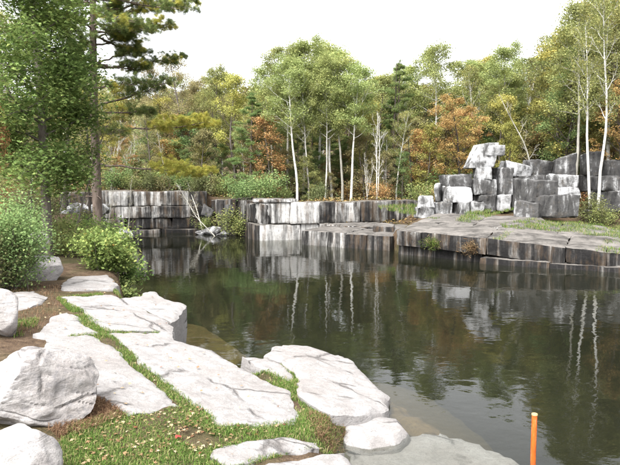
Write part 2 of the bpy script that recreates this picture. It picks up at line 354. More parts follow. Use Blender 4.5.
def on_land(px, py, dz=0.0):
    r = ray(px, py); t = 3.0; p = None
    lo, hi = 2.0, 60.0
    ts = np.linspace(lo, hi, 600); xs = r.x * ts; ys = r.y * ts; zs = CAM_H + r.z * ts
    g = zs - (land(xs, ys) + dz); i = int(np.argmax(g < 0)) if (g < 0).any() else len(ts) - 1
    i = max(i, 1); f = g[i - 1] / (g[i - 1] - g[i] + 1e-9); t = ts[i - 1] + f * (ts[i] - ts[i - 1])
    return Vector((r.x * t, r.y * t, CAM_H + r.z * t))
SHORE_PX = [(420, 520), (372, 478), (352, 455), (340, 441), (345, 421), (382, 410), (384, 396), (372, 382), (353, 363), (310, 348), (275, 347), (264, 355), (240, 361),
            (215, 354), (176, 341), (178, 320), (179, 309), (162, 300), (153, 294), (134, 293)]
SHORE = [tuple(on_land(px, py, .1)[:2]) for px, py in SHORE_PX]
POND = SHORE + [(-5.7, 18.5), (-7, 23), (-10.5, 29), (-14.8, 33), (-14.8, 36.7), (-6.5, 37.9), (-4.4, 36.2), (-2.7, 32.25), (-.7, 32.9), (-.4, 30.35), (3.4, 27.35),
                (3.8, 25.85), (6.75, 22.65), (10.6, 20.55), (15, 19.35), (22, 18.05), (24, 10), (14, 1), (5, -2)]
def terrain(x, y):
    P = np.stack([x, y], 1); z = land(x, y); far = (y > 60) | (np.abs(x) > 40) | (y < -8)
    sd = np.full(len(P), 9.0); sd[~far] = poly_sd(P[~far], POND)
    dd = np.maximum(-sd, 0)
    nearside = (y < 13) & (x < 4)
    bed = np.where(nearside, np.where(dd < 1.5, -.1 - .32 * dd, -.58 - 1.6 * (dd - 1.5)), -.5 - 1.6 * dd)
    bed = np.maximum(bed, -4.5)
    wall = y > 19
    k = np.where(wall, sstep(.35, .75, sd), sstep(-.02, .3, sd))
    zz = bed * (1 - k) + z * k
    return zz
def build_ground():
    def axis(pieces):
        out = [pieces[0][0]]
        for a, b_, s in pieces: n = max(1, int(round((b_ - a) / s))); out += list(np.linspace(a, b_, n + 1)[1:])
        return np.array(out)
    xs = axis([(-400, -60, 20), (-60, -18, 1.6), (-18, -7, .4), (-7, 4, .13), (4, 24, .4), (24, 60, 1.6), (60, 400, 20)])
    ys = axis([(-60, -8, 6), (-8, 4, .6), (4, 13, .13), (13, 42, .33), (42, 75, 1.5), (75, 420, 12)])
    X, Y = np.meshgrid(xs, ys, indexing='xy'); x = X.ravel(); y = Y.ravel()
    z = terrain(x, y)
    nz = np.array([noise.noise(Vector((a * .9, b_ * .9, 3.1))) * .05 + noise.noise(Vector((a * 3.5, b_ * 3.5, 1))) * .018 for a, b_ in zip(x, y)])
    z = z + nz
    nx, ny = len(xs), len(ys); i = np.arange(ny - 1)[:, None] * nx + np.arange(nx - 1)[None, :]
    F = np.stack([i, i + 1, i + nx + 1, i + nx], -1).reshape(-1, 4)
    o = obj('ground', mesh_np('ground', np.stack([x, y, z], 1), F, M['ground'], True)); tag(o, kind='structure')
build_ground()
def ground_at(x, y): return float(terrain(np.array([float(x)]), np.array([float(y)]))[0])

def build_water():
    V = [(-20, -4, 0), (26, -4, 0), (26, 39, 0), (-20, 39, 0), (-20, -4, -6), (26, -4, -6), (26, 39, -6), (-20, 39, -6)]
    F = [(0, 1, 2, 3), (7, 6, 5, 4), (0, 4, 5, 1), (1, 5, 6, 2), (2, 6, 7, 3), (3, 7, 4, 0)]
    tag(obj('pond_water', mesh_np('pond_water', V, F, M['water'])), kind='structure')
build_water()

# ------------------------------------------------------------------ stone builders
def slab_mesh(name, poly, ztop, depth, mat, step=.1, edge=.06, jit=.03, rough=.02, seed=0, batter=.04, undercut=0.0, strata=0.0):
    """poly: world xy outline; ztop(x,y) vectorised"""
    rng = np.random.default_rng(seed); poly = np.asarray(poly, float)
    if np.sum(poly[:, 0] * np.roll(poly[:, 1], -1) - np.roll(poly[:, 0], -1) * poly[:, 1]) < 0: poly = poly[::-1]
    B = []
    for i in range(len(poly)):
        a, b = poly[i], poly[(i + 1) % len(poly)]; L_ = np.linalg.norm(b - a); n = max(1, int(round(L_ / step)))
        nn = np.array([(b - a)[1], -(b - a)[0]]) / max(L_, 1e-6)
        for k in range(n):
            p = a + (b - a) * k / n
            q = noise.noise(Vector((p[0] * 1.7, p[1] * 1.7, seed * 3.7))) * jit * 1.6 + noise.noise(Vector((p[0] * 6, p[1] * 6, seed))) * jit
            B.append(p + nn * q)
    B = np.array(B); nb = len(B)
    x0, y0 = B.min(0); x1, y1 = B.max(0)
    gx, gy = np.meshgrid(np.arange(x0, x1, step), np.arange(y0, y1, step)); G = np.stack([gx.ravel(), gy.ravel()], 1)
    G = G + rng.uniform(-.3, .3, G.shape) * step
    sd = poly_sd(G, B); G = G[sd < -step * .45]
    # an inner ring keeps the rounded edge crisp
    cen = B.mean(0); t_ = np.roll(B, -1, 0) - np.roll(B, 1, 0); t_ /= np.linalg.norm(t_, axis=1)[:, None] + 1e-9
    pts = [Vector(p) for p in B] + [Vector(p) for p in G]
    res = delaunay_2d_cdt(pts, [(i, (i + 1) % nb) for i in range(nb)], [], 1, 1e-5)
    P = np.array([v[:] for v in res[0]]); tris = [f for f in res[2] if len(f) == 3]
    orig = res[3]
    vmap = {}
    for i, o_ in enumerate(orig):
        for q in o_: vmap[q] = i
    bid = [vmap[i] for i in range(nb)]
    s = -poly_sd(P, B); s[bid] = 0
    z = ztop(P[:, 0], P[:, 1])
    e = np.clip(1 - s / edge, 0, 1); z = z - edge * .7 * (1 - np.sqrt(np.clip(1 - e * e, 0, 1)))
    nzv = np.array([noise.fractal(Vector((p[0] * 2.2, p[1] * 2.2, seed * 5.3)), 1.0, 2.0, 4) for p in P]); z = z + nzv * rough
    if strata:
        q = np.array([noise.noise(Vector((p[0] * .9 + p[1] * .5, p[1] * 2.3, seed))) for p in P]); z = z + strata * np.round(q * 3) / 3
    V = [(*p, zz) for p, zz in zip(P, z)]; F = [tuple(t) for t in tris]; nt = len(F)
    nrm = np.stack([t_[:, 1], -t_[:, 0]], 1)
    prev = bid; rows = [(.12, .3), (.4, .8), (.7, 1.0), (1.0, 1.0)]
    for k, (fr, bt) in enumerate(rows):
        cur = []
        for i in range(nb):
            p = B[i] + nrm[i] * (batter * bt - undercut * fr + noise.noise(Vector((B[i][0] * 3, B[i][1] * 3, fr * 7 + seed))) * rough * 2)
            cur.append(len(V)); V.append((p[0], p[1], V[bid[i]][2] - depth * fr))
        for i in range(nb): j = (i + 1) % nb; F.append((prev[i], cur[i], cur[j], prev[j]))
        prev = cur
    F.append(tuple(reversed(prev)))
    me = bpy.data.meshes.new(name); me.from_pydata(V, [], F); me.materials.append(mat)
    sm = np.zeros(len(me.polygons), bool); sm[:] = True; me.polygons.foreach_set('use_smooth', sm)
    me.update(); me.set_sharp_from_angle(angle=R(38)); return me

def block_mesh(name, sx, sy, sz, mat, seed=0, jit=.06, n=6, bev=.05, rough=.02, chip=.0, corners=None):
    """quarried block with its base centre at the origin"""
    rng = np.random.default_rng(seed)
    V = []; F = []; idx = {}
    def vid(i, j, k):
        key = (i, j, k)
        if key not in idx: idx[key] = len(V); V.append(key)
        return idx[key]
    for a in range(n):
        for b in range(n):
            for fix in (0, n):
                q = [(a, b), (a + 1, b), (a + 1, b + 1), (a, b + 1)]
                f0 = [vid(fix, *p) for p in q]; f1 = [vid(p[0], fix, p[1]) for p in q]; f2 = [vid(*p, fix) for p in q]
                F.append(f0 if fix else f0[::-1]); F.append(f1[::-1] if fix else f1); F.append(f2 if fix else f2[::-1])
    U = np.array(V, float) / n
    U = .5 + np.sign(U - .5) * .5 * (1 - (1 - np.abs(U - .5) * 2) ** 1.6)      # finer cells near the edges
    C = np.array([[[[i - .5, j - .5, k] for k in (0, 1)] for j in (0, 1)] for i in (0, 1)], float) * [sx, sy, sz]
    J = rng.uniform(-1, 1, C.shape) * jit * np.array([sx, sy, sz]); J[:, :, 0, 2] *= .3; C = C + J
    if corners is not None: C = C + np.asarray(corners) * [sx, sy, sz]
    u, v, w = U.T
    P = 0
    for i in (0, 1):
        for j in (0, 1):
            for k in (0, 1):
                P = P + ((u if i else 1 - u) * (v if j else 1 - v) * (w if k else 1 - w))[:, None] * C[i, j, k]
    # rounding of edges
    S = np.array([sx, sy, sz]); dE = np.minimum(U, 1 - U) * S; srt = np.sort(dE, axis=1)
    cen = P.mean(0); near = np.clip(1 - srt[:, 1] / bev, 0, 1); P = P + (cen - P) * (near * bev * .5 / (np.linalg.norm(P - cen, axis=1) + 1e-6))[:, None]
    off = rng.uniform(0, 50, 3)
    D = np.array([[noise.fractal(Vector((p * 2.6 + off + q)), .8, 2.1, 4) for q in (0, 11, 23)] for p in P]); P = P + D * rough
    if chip:
        c = np.array([noise.noise(Vector(p * 1.1 + off)) for p in P]); m = np.clip(c - .15, 0, 1) * near; P = P + (cen - P) * (m * chip)[:, None]
    me = bpy.data.meshes.new(name); me.from_pydata([tuple(p) for p in P], [], F); me.materials.append(mat)
    me.polygons.foreach_set('use_smooth', np.ones(len(F), bool)); me.update(); me.set_sharp_from_angle(angle=R(28)); return me

def boulder_mesh(name, size, mat, seed=0, sub=5, cuts=9, rough=.05, strata=0.0, cutr=(.62, .9), sdir=(0.15, 0.1, 1)):
    import bmesh
    rng = np.random.default_rng(seed); bm = bmesh.new(); bmesh.ops.create_icosphere(bm, subdivisions=sub, radius=1)
    P = np.array([v.co[:] for v in bm.verts]); F = [[v.index for v in f.verts] for f in bm.faces]; bm.free()
    for _ in range(cuts):
        n = rng.normal(size=3); n /= np.linalg.norm(n); d_ = rng.uniform(*cutr); s = P @ n - d_; P = P - np.where(s > 0, s * .93, 0)[:, None] * n
    off = rng.uniform(0, 50, 3); N0 = P / (np.linalg.norm(P, axis=1)[:, None] + 1e-9)
    f = np.array([noise.fractal(Vector(p * 1.5 + off), 1.0, 2.0, 5) for p in P]); P = P + N0 * (f * rough)[:, None]
    if strata:
        sd_ = np.array(sdir, float); sd_ /= np.linalg.norm(sd_)
        w = np.array([noise.noise(Vector(p * 1.2 + off)) for p in P]); q = (P @ sd_) * 5 + w * 1.3
        saw = q - np.floor(q); amp = np.array([noise.noise(Vector(p * 2 + off + 9)) for p in P]); P = P - N0 * (strata * np.exp(-((saw - .5) / .05) ** 2) * np.clip(amp + .35, 0, 1))[:, None]
    P = P * np.asarray(size)
    me = bpy.data.meshes.new(name); me.from_pydata([tuple(p) for p in P], [], F); me.materials.append(mat)
    me.polygons.foreach_set('use_smooth', np.ones(len(F), bool)); me.update(); me.set_sharp_from_angle(angle=R(42)); return me

# ------------------------------------------------------------------ quarry walls (each stone of a course is a part)
def wall(name, label, line, courses, widths, seed, clean, depth=1.3, cap=None):
    """line: [(x,y),...] front foot; courses: z levels (one list); clean(s, course) -> object colour"""
    rng = np.random.default_rng(seed)
    root = obj(name, None, loc=(line[0][0], line[0][1], 0)); tag(root, label, 'quarry wall')
    inv = Matrix.Translation(-root.location)
    pl = np.array(line, float); seg = np.linalg.norm(np.diff(pl, axis=0), axis=1); T = np.concatenate([[0], np.cumsum(seg)])
    for ci in range(len(courses) - 1):
        z0, z1 = courses[ci], courses[ci + 1]
        for a in range(len(seg)):
            s = 0.0; Ls = seg[a]; dv = (pl[a + 1] - pl[a]) / Ls; nrm = np.array([-dv[1], dv[0]])   # points back, away from the water
            while s < Ls - .05:
                w = rng.uniform(*widths)
                if Ls - s - w < widths[0] * .6: w = Ls - s
                c = pl[a] + dv * (s + w / 2) + nrm * (depth / 2 + rng.uniform(-.09, .13) + (.0 if ci else -.06))
                zt = z1 + (rng.uniform(-.12, .06) if ci == len(courses) - 2 else 0)
                me = block_mesh('stone', w - .012, depth, zt - z0 - .012, M['wall'], int(rng.integers(1e6)), .016, 7, .06, .05, .15)
                o = obj('stone', me, root, color=clean(T[a] + s + w / 2, ci)); o.matrix_parent_inverse = Matrix.Identity(4)
                o.location = (c[0] - root.location.x, c[1] - root.location.y, z0 + .01); o.rotation_euler = (0, 0, math.atan2(dv[1], dv[0]))
                s += w
    return root
rw = np.random.default_rng(3)
wall('quarry_wall', 'far streaked marble quarry wall in three courses left of the dark corner', [(-15.2, 36.4), (-6.5, 37.9)], [-.9, .24, .94, 1.68, 2.66], (1.3, 3.2), 11,
     lambda s, c: .45 + .18 * math.exp(-((s - 4.8) / 1.6) ** 2) + (.05 if c >= 2 else -.05) + rw.uniform(-.1, .1) - (.18 if c == 0 else 0) - (.12 if s > 7 else 0))
wall('quarry_wall', 'dark recessed quarry wall in the corner behind the green waterside bush', [(-6.4, 37.95), (-4.45, 36.6), (-4.3, 36.2)], [-.9, .8, 2.2], (.9, 1.4), 12, lambda s, c: .42 + rw.uniform(-.06, .06))
wall('quarry_wall', 'white and black streaked quarry wall under the pale poplars', [(-4.35, 35.9), (-2.72, 32.3), (.5, 33.25), (6.6, 35.6)], [-.9, .86, 2.06], (.9, 2.4), 13,
     lambda s, c: (.46 if s < 3.9 else (1.06 if s < 7.4 else .55)) + (-.12 if c == 0 else 0) + rw.uniform(-.08, .08))
tag(obj('marble_slab', slab_mesh('marble_slab', [(-2.9, 32.35), (-.75, 32.95), (-.9, 34.2), (-3.2, 33.7)], lambda x, y: 2.26 + 0 * x, .17, M['ledge'], .18, .04, .06, .02, 5), color=.7),
    'thin flat slab capping the white streaked wall', 'rock slab')

# ------------------------------------------------------------------ ledges of the right shore
def ledge_part(root, nm, poly, zt, depth, seed, clean, **kw):
    me = slab_mesh(nm, poly, zt, depth, M['ledge'], kw.pop('step', .22), .07, .05, .025, seed, **kw)
    o = obj(nm, me, root, color=clean); return o
root = tag(obj('quarry_ledge', None), 'low flat marble shelf at water level before the white streaked wall', 'ledge')
A = np.array([-.4, 30.3]); Bq = np.array([3.62, 27.2]); dv = Bq - A; rl = np.random.default_rng(5)
cuts = [0, .3, .52, .76, 1.0]
bk = np.array([.42, .91]) * 3.1; bk2 = np.array([.42, .91]) * 5.6
for i in range(4):
    p, q = A + dv * (cuts[i] + .004), A + dv * (cuts[i + 1] - .004)
    ledge_part(root, 'stone', [p, q, q + bk * .98, p + bk * .98], lambda x, y, k=i: .72 + .02 * math.sin(k * 2.1) + .012 * (y - 28), 1.7, 40 + i, .44 + rl.uniform(-.05, .14))
for i in range(3):
    c2 = [0, .36, .7, 1.0]; p, q = A + dv * (c2[i] + .004), A + dv * (c2[i + 1] - .004)
    ledge_part(root, 'slab', [p + bk * 1.005, q + bk * 1.005, q + bk2, p + bk2], lambda x, y, k=i: .80 + .04 * math.sin(k * 3) + .012 * (y - 28), 1.2, 50 + i, .6)
ledge_part(root, 'slab', [(3.1, 29.4), (4.0, 28.9), (4.4, 31.2), (3.4, 31.6)], lambda x, y: 1.02 + 0 * x, .4, 57, .4)

root = tag(obj('quarry_ledge', None), 'long streaked marble ledge on the right shore below the block pile', 'ledge')
fl = np.array([f[:2] for f in FRONT]); fs = np.concatenate([[0], np.cumsum(np.linalg.norm(np.diff(fl, axis=0), axis=1))])
def fpt(s): return np.array([np.interp(s, fs, fl[:, 0]), np.interp(s, fs, fl[:, 1])])
ROWS = [(0, 2.6), (2.62, 6.6)]
for ri, (d0, d1) in enumerate(ROWS):
    s = 0.0; k = 0
    while s < fs[-1] - .5:
        w = rl.uniform(1.2, 3.0) if ri == 0 else rl.uniform(2.2, 4.2)
        e = min(s + w, fs[-1]); j0, j1 = rl.uniform(-.02, .35, 2)
        off = rl.uniform(-.05, .06) if ri else rl.uniform(-.03, .03)
        quad = [fpt(s + .012) + BACK * (d0 + j0 * (ri > 0)), fpt(e - .012) + BACK * (d0 + j1 * (ri > 0)), fpt(e - .012) + BACK * (d1 + (j1 if ri == 0 else 0)), fpt(s + .012) + BACK * (d1 + (j0 if ri == 0 else 0))]
        ledge_part(root, 'stone' if ri == 0 else 'slab', quad, lambda x, y, o_=off: ledge_z(x, y) + o_, (.62 if s < 4.6 else .52) if ri == 0 else .5, 70 + ri * 20 + k, .43 + rl.uniform(-.08, .09), undercut=.06 if ri == 0 else 0)
        s = e; k += 1
# the lower course at the waterline: set back on the left, a proud lip on the right
s = 0.0; k = 0
while s < fs[-1] - .5:
    e = min(s + rl.uniform(1.4, 2.6), fs[-1]); rec = .3 if s < 3.6 else -.1
    zt = (.5 if s < 3.6 else .34 - .018 * s)
    quad = [fpt(s + .012) + BACK * rec, fpt(e - .012) + BACK * rec, fpt(e - .012) + BACK * 2, fpt(s + .012) + BACK * 2]
    ledge_part(root, 'stone', quad, lambda x, y, z_=zt: z_ + 0 * x, 1.6, 150 + k, .40 if s < 3.6 else .5)
    s = e; k += 1

# ------------------------------------------------------------------ pile of quarried blocks
def pile_block(px0, px1, py0, py1, Y, depth, yaw, clean, label, seed, tilt=0.0, jit=.07, corners=None, roll=0.0):
    p0 = at_y(px0, py1, Y); p1 = at_y(px1, py0, Y)
    W = abs(p1.x - p0.x); H = p1.z - p0.z
    W *= .955; H *= .985; yaw += ((seed * 37) % 21) - 10; yw = R(yaw); sx = max(.3, (W - depth * abs(math.sin(yw))) / max(.3, math.cos(yw)))
    me = block_mesh('marble_block', sx, depth, H, M['block'], seed, jit * 1.1, 9, .05, .05, .3, corners)
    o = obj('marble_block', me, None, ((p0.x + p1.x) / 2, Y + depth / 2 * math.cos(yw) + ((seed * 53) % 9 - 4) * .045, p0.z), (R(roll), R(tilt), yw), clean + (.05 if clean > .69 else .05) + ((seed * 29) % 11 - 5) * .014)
    tag(o, label, 'stone block', 'quarried marble blocks piled on the right ledge')
PB = [  # px0 px1 py0 py1  Y   depth yaw clean label
    (417, 436, 207, 219, 31.0, 1.2, 8, .62, 'low dark block at the left foot of the pile, under a pale-topped one'),
    (418, 438, 196.5, 208, 31.1, 1.1, -6, .80, 'small pale-topped block on the leftmost dark block of the pile'),
    (434, 447, 183, 202, 31.5, 1.0, -14, .72, 'narrow grey block standing at the left shoulder of the pile'),
    (436, 453, 201.5, 218, 30.8, 1.2, 10, .74, 'square mottled block on the ground, second from the left foot of the pile'),
    (452, 470, 201.5, 217, 30.9, 1.2, 14, .72, 'square mottled block on the ground right of the white-streaked course'),
    (469, 485, 201, 214, 31.0, 1.2, 0, .74, 'small low block under the tall middle stack'),
    (444, 473, 187, 202.5, 31.1, 1.3, 6, .80, 'wide white-streaked block on the two square mottled blocks'),
    (445, 474, 174.5, 188, 31.2, 1.3, 4, .58, 'dark rounded block topping the left half of the pile'),
    (473, 497, 194.5, 213, 31.2, 1.4, 8, .72, 'grey block at the base of the tall middle stack'),
    (472, 498, 179, 195, 31.25, 1.4, 6, .66, 'dark block with a white stripe in the tall middle stack'),
    (475, 497, 166, 180, 31.3, 1.3, -4, .80, 'pale block right below the topmost snouted block'),
    (496, 514, 168.5, 195, 31.4, 1.3, 8, .62, 'tall dark block with a pale top, right of the middle stack'),
    (496, 512, 194, 211, 31.2, 1.3, 4, .92, 'clean white block at the foot of the tall dark block'),
    (505, 532, 160, 177, 32.0, 1.2, 0, 1.0, 'jagged bright white block on the back row'),
    (514, 545, 175.5, 194, 31.8, 1.4, 6, .55, 'dark flat block under the jagged white one'),
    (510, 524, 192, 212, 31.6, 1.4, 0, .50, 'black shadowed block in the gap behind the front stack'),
    (530, 556, 160, 178.5, 31.9, 1.3, 8, .58, 'dark cubic block with a white streak beside the jagged white block'),
    (554, 588, 151, 179, 31.2, 1.6, -20, .52, 'largest dark tilted block on the back row left of the birches'),
    (551, 586, 174, 189, 29.6, 1.4, -6, .78, 'pale tilted block wedged under the largest dark one'),
    (521, 560, 179, 203, 28.2, 1.5, 26, .58, 'big dark-faced block topping the front stack'),
    (521, 541, 202, 221, 27.6, 1.2, 34, .60, 'rough upright block supporting the front stack'),
    (540, 581, 196, 218, 27.1, 1.4, 18, .56, 'long brownish front block with a white drill mark'),
    (557, 582, 187, 198, 29.6, 1.3, 0, .90, 'flat white block between the pale tilted one and the long front one'),
    (586, 606, 152, 176, 31.5, 1.4, 0, .46, 'black block behind the two birch trunks'),
    (604, 630, 160, 177, 31.0, 1.5, 6, .60, 'grey block on the back row at the right edge'),
    (604, 632, 190, 213, 28.2, 1.6, 10, .58, 'dark block at the right edge under a second one'),
    (605, 632, 175.5, 191, 28.3, 1.5, 4, .54, 'dark block stacked on another at the right edge'),
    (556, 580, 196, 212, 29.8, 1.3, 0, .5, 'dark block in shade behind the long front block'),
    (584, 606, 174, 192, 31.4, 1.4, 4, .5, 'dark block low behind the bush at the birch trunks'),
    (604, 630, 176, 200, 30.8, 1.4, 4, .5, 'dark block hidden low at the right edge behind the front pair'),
]
for i, b in enumerate(PB):
    kw = {}
    if i == 7: kw = dict(tilt=-3)
    if i == 13:
        c = np.zeros((2, 2, 2, 3)); c[0, :, 1, 2] = .05; c[1, :, 1, 2] = -.4; kw = dict(corners=c, jit=.12)
    if i == 17:
        c = np.zeros((2, 2, 2, 3)); c[0, :, 1, 2] = -.25; c[0, 0, 1, 0] = .08; kw = dict(corners=c, tilt=0)
    if i == 18: kw = dict(tilt=2)
    if i == 19: kw = dict(tilt=1)
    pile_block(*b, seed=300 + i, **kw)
def snout_block():
    Y = 31.3; c = np.zeros((2, 2, 2, 3)); c[0, :, 1, 0] = .34; c[1, :, 0, 0] = -.12; c[0, :, 1, 2] = -.06; c[1, :, 1, 2] = .02
    p0 = at_y(470, 168, Y); p1 = at_y(499, 143.5, Y); W = p1.x - p0.x; H = p1.z - p0.z
    root = obj('marble_block', None, None, ((p0.x + p1.x) / 2, Y + .7, p0.z))
    tag(root, 'topmost light block of the pile with a white snout jutting right', 'stone block', 'quarried marble blocks piled on the right ledge')
    obj('block_body', block_mesh('block_body', W, 1.3, H, M['block'], 881, .06, 8, .04, .035, .12, c), root, color=.86)
    q0 = at_y(488, 155.5, Y); q1 = at_y(506, 144.5, Y)
    obj('snout', block_mesh('snout', q1.x - q0.x, 1.0, q1.z - q0.z, M['block'], 882, .12, 7, .04, .03, .1), root, ((q0.x + q1.x) / 2 - root.location.x, -.1, q0.z - p0.z), color=.98)
snout_block()
p = on_land(594, 215); tag(obj('boulder', boulder_mesh('boulder', (.5, .4, .28), M['block'], 71, 4), None, (p.x, p.y + .3, p.z + .12), color=.42), 'low brown rock on the ledge at the foot of the birches', 'rock')

# ------------------------------------------------------------------ near shore: slabs and boulders
SLABPOLY = []
def near_slab(pxs, dz, depth, label, seed, step=.065, name='marble_slab', tilt=None, **kw):
    pts = [on_land(px, py, dz) for px, py in pxs]; poly = [(p.x, p.y) for p in pts]; SLABPOLY.append(np.array(poly))
    c = np.mean(poly, axis=0)
    def zt(x, y): return np.maximum(land(x, y), -.02) + dz + (0 if tilt is None else tilt[0] * (x - c[0]) + tilt[1] * (y - c[1]))
    kw.setdefault('edge', .028); kw.setdefault('jit', .05); kw.setdefault('rough', .024); kw.setdefault('strata', .026)
    return tag(obj(name, slab_mesh(name, poly, zt, depth, M['near'], step, seed=seed, **kw)), label, 'rock slab')
near_slab([(60, 283), (75, 277), (106, 274), (118, 284), (113, 289), (64, 289)], .04, .4, 'small flat slab on the earth path before the waterside bush', 1)
near_slab([(-25, 300), (8, 293), (35, 290), (48, 296), (40, 304), (10, 312), (-25, 318)], .04, .4, 'flat pale slab at the left edge beside bare earth', 2)
near_slab([(33, 334), (50, 318), (66, 311), (76, 317), (97, 332), (57, 337)], .04, .4, 'wedge-shaped slab behind the big boulder, left of the grass strip', 3)
near_slab([(50, 339), (93, 334.5), (119, 352), (147, 376), (183, 405), (155, 412), (128, 415), (104, 397), (80, 395), (40, 380)], .04, .5, 'large cracked slab between the big boulder and the long grass strip', 4)
near_slab([(62, 297), (112, 293.5), (122, 299), (150, 311), (170, 324), (172, 331), (150, 331), (109, 330), (84, 311)], .04, .9, 'broad flat slab right of the grass strip near the shrubs', 5)
near_slab([(120, 297.5), (154, 291), (163, 298), (183, 304), (181, 314), (172, 322), (150, 311)], .06, 1.1, 'raised slab jutting over the water with an undercut edge', 6, undercut=.1)
near_slab([(109, 332.5), (146, 333), (173, 331.5), (175, 339), (214, 351), (240, 366), (268, 379), (289, 391), (299, 409), (300, 416), (292, 421), (255, 424), (216, 425), (208, 411), (184, 396), (146, 366)], .04, .9,
          'largest pale slab in the middle, right of the long grass strip', 7)
near_slab([(264, 353), (273, 344), (310, 345), (354, 360), (374, 381), (387, 395), (385, 410), (360, 413), (332, 414), (311, 404), (299, 392), (296, 372), (283, 359)], .09, 1.0,
          'rounded slab with dark scars at the water, in front of the pond', 8, edge=.07)
near_slab([(240, 355), (266, 357), (295, 374), (295, 383), (268, 370)], .04, .5, 'narrow sliver slab between two grassy cracks', 9)
near_slab([(208, 456), (214, 447), (250, 440), (282, 434.5), (316, 440), (320, 447), (268, 455), (226, 468)], .04, .4, 'low tan slab in the foreground under the grass', 10)
near_slab([(222, 474), (268, 460), (342, 449), (351, 457), (360, 474)], .04, .4, 'wet pale slab at the bottom edge beside shallow water', 11)
def low_slab(pxs, z, depth, label, seed, mat='near', **kw):
    poly = [tuple(at_z(px, py, z)[:2]) for px, py in pxs]
    return tag(obj('marble_slab', slab_mesh('marble_slab', poly, lambda x, y: z + 0 * x, depth, M[mat], .085, seed=seed, **kw)), label, 'rock slab')
low_slab([(338, 424), (350, 417), (374, 412.5), (398, 418), (406, 427), (399, 436), (370, 442), (346, 439)], .09, .5, 'oval low slab lying at the waterline', 12, edge=.12, jit=.05, rough=.02)
low_slab([(352, 470), (345, 444), (392, 436), (436, 428), (478, 441), (520, 460), (556, 492), (520, 540), (380, 540)], -.085, .4, 'pale slab just under the water beside the orange post, widened for sky sheen', 13, edge=.1, jit=.05, rough=.02)  # sunken slab, outline stretched so its pale stone also imitates the sky reflection
low_slab([(182, 352), (187, 322), (205, 326), (246, 355), (230, 366)], -.22, .5, 'brown slab drowned under the water beside the jutting slab', 14, 'algae', edge=.05, jit=.03, rough=.02)
low_slab([(384, 414), (384, 395), (402, 400), (425, 414), (444, 432), (420, 434)], -.05, .5, 'algae-stained sunken rim right of the rounded slab', 15, 'algae', edge=.15, jit=.06, rough=.05)

def boulder(px, py, dist_dz, size, label, seed, rot=(0, 0, 0), zoff=0.0, **kw):
    p = on_land(px, py); me = boulder_mesh('boulder', size, M['boulder'], seed, **kw)
    return tag(obj('boulder', me, None, (p.x, p.y + size[1] * .75, p.z + size[2] * .72 + zoff), rot), label, 'boulder')
boulder(8, 428, 0, (.74, .62, .5), 'big white marble boulder with cracked strata at the left', 21, (R(4), R(7), R(15)), -.24, sub=6, cuts=17, cutr=(.5, .85), strata=.06, rough=.1, sdir=(.35, .2, 1))
boulder(2, 488, 0, (.33, .3, .27), 'smooth white boulder in the bottom left corner', 22, (0, 0, R(40)), -.1, sub=5, cuts=12, cutr=(.55, .85), rough=.08)
boulder(-8, 338, 0, (.30, .3, .36), 'pale rounded boulder cut by the left picture edge', 23, (0, 0, R(10)), 0, sub=5, cuts=8)
p = on_land(38, 281); tag(obj('boulder', boulder_mesh('boulder', (.42, .36, .42), M['boulder'], 24, 5, 9, .07), None, (p.x - .05, p.y + .3, p.z + .2), (0, 0, .4)), 'upright grey-white boulder beside the dark left bush, lower half', 'boulder')
tag(obj('boulder', boulder_mesh('boulder', (.24, .24, .26), M['boulder'], 25, 4, 9, .07), None, (p.x - .12, p.y + .35, p.z + .72), (0, .2, .9)), 'small rock capping the upright boulder beside the dark bush', 'boulder')
rb = np.random.default_rng(44)
for (px, py, Y, s, lab) in [(201, 233, 36.4, .5, 'flat pale rock at the waterline below the leaning birch'), (213, 231, 36.2, .62, 'blocky rock in the water below the forked birch'),
                            (224, 235, 35.8, .5, 'low pale rock in the water beside the green bush'), (208, 214, 37.4, .55, 'dark upright rock in the corner of the far walls'),
                            (228, 212, 36.5, .5, 'brown rock half hidden by the corner bush')]:
    q = at_y(px, py, Y); tag(obj('boulder', boulder_mesh('boulder', (s * 1.1, s * .8, s * (.6 if py > 220 else 1.5)), M['block'], int(px), 5, 16, .1, 0, (.4, .75)), None, (q.x, q.y, max(q.z, .05)), (0, 0, px), .74 if py > 220 else .5), lab, 'boulder')
for i, (px, py, Y, s, lab) in enumerate([(68, 216, 28, .5, 'white rock on the left bank behind the leaning saplings'), (82, 210, 30, .6, 'pale tilted rock left of the pine trunk by the far wall'), (100, 210, 30, .55, 'pale rock right behind the pine trunk'), (124, 236, 27, .55, 'white rock at the waterline behind the green bush')]):
    q = at_y(px, py, Y); tag(obj('boulder', boulder_mesh('boulder', (s * 1.2, s * .8, s * .6), M['block'], 80 + i, 4, 9, .06), None, (q.x, q.y, q.z), (.1, .2, px), .78), lab, 'boulder')

# orange marker post standing in the shallow water
def orange_post():
    q = at_z(533, 478, -.1); t = at_y(532.5, 414, q.y)
    T = Tubes(); h = t.z + .25; T.add([(0, 0, 0), (0, 0, .5 * h), (.008, 0, h - .01), (.008, 0, h), (.008, 0, h + .001)], [.028, .028, .028, .024, .001], 12)
    root = obj('marker_post', None, None, (q.x, q.y, -.25), (0, R(-.8), 0)); tag(root, 'thin orange marker post standing in the shallow water', 'post')
    obj('shaft', T.mesh('shaft', M['paint']), root)
    T2 = Tubes(); T2.add([(.008, 0, h - .012), (.008, 0, h + .004), (.008, 0, h + .009), (.008, 0, h + .0095)], [.0315, .0315, .02, .001], 12)
    b = NB('post_cap_wood'); b.principled((.4, .27, .12), .7); obj('cap', T2.mesh('cap', b.m), root)
orange_post()

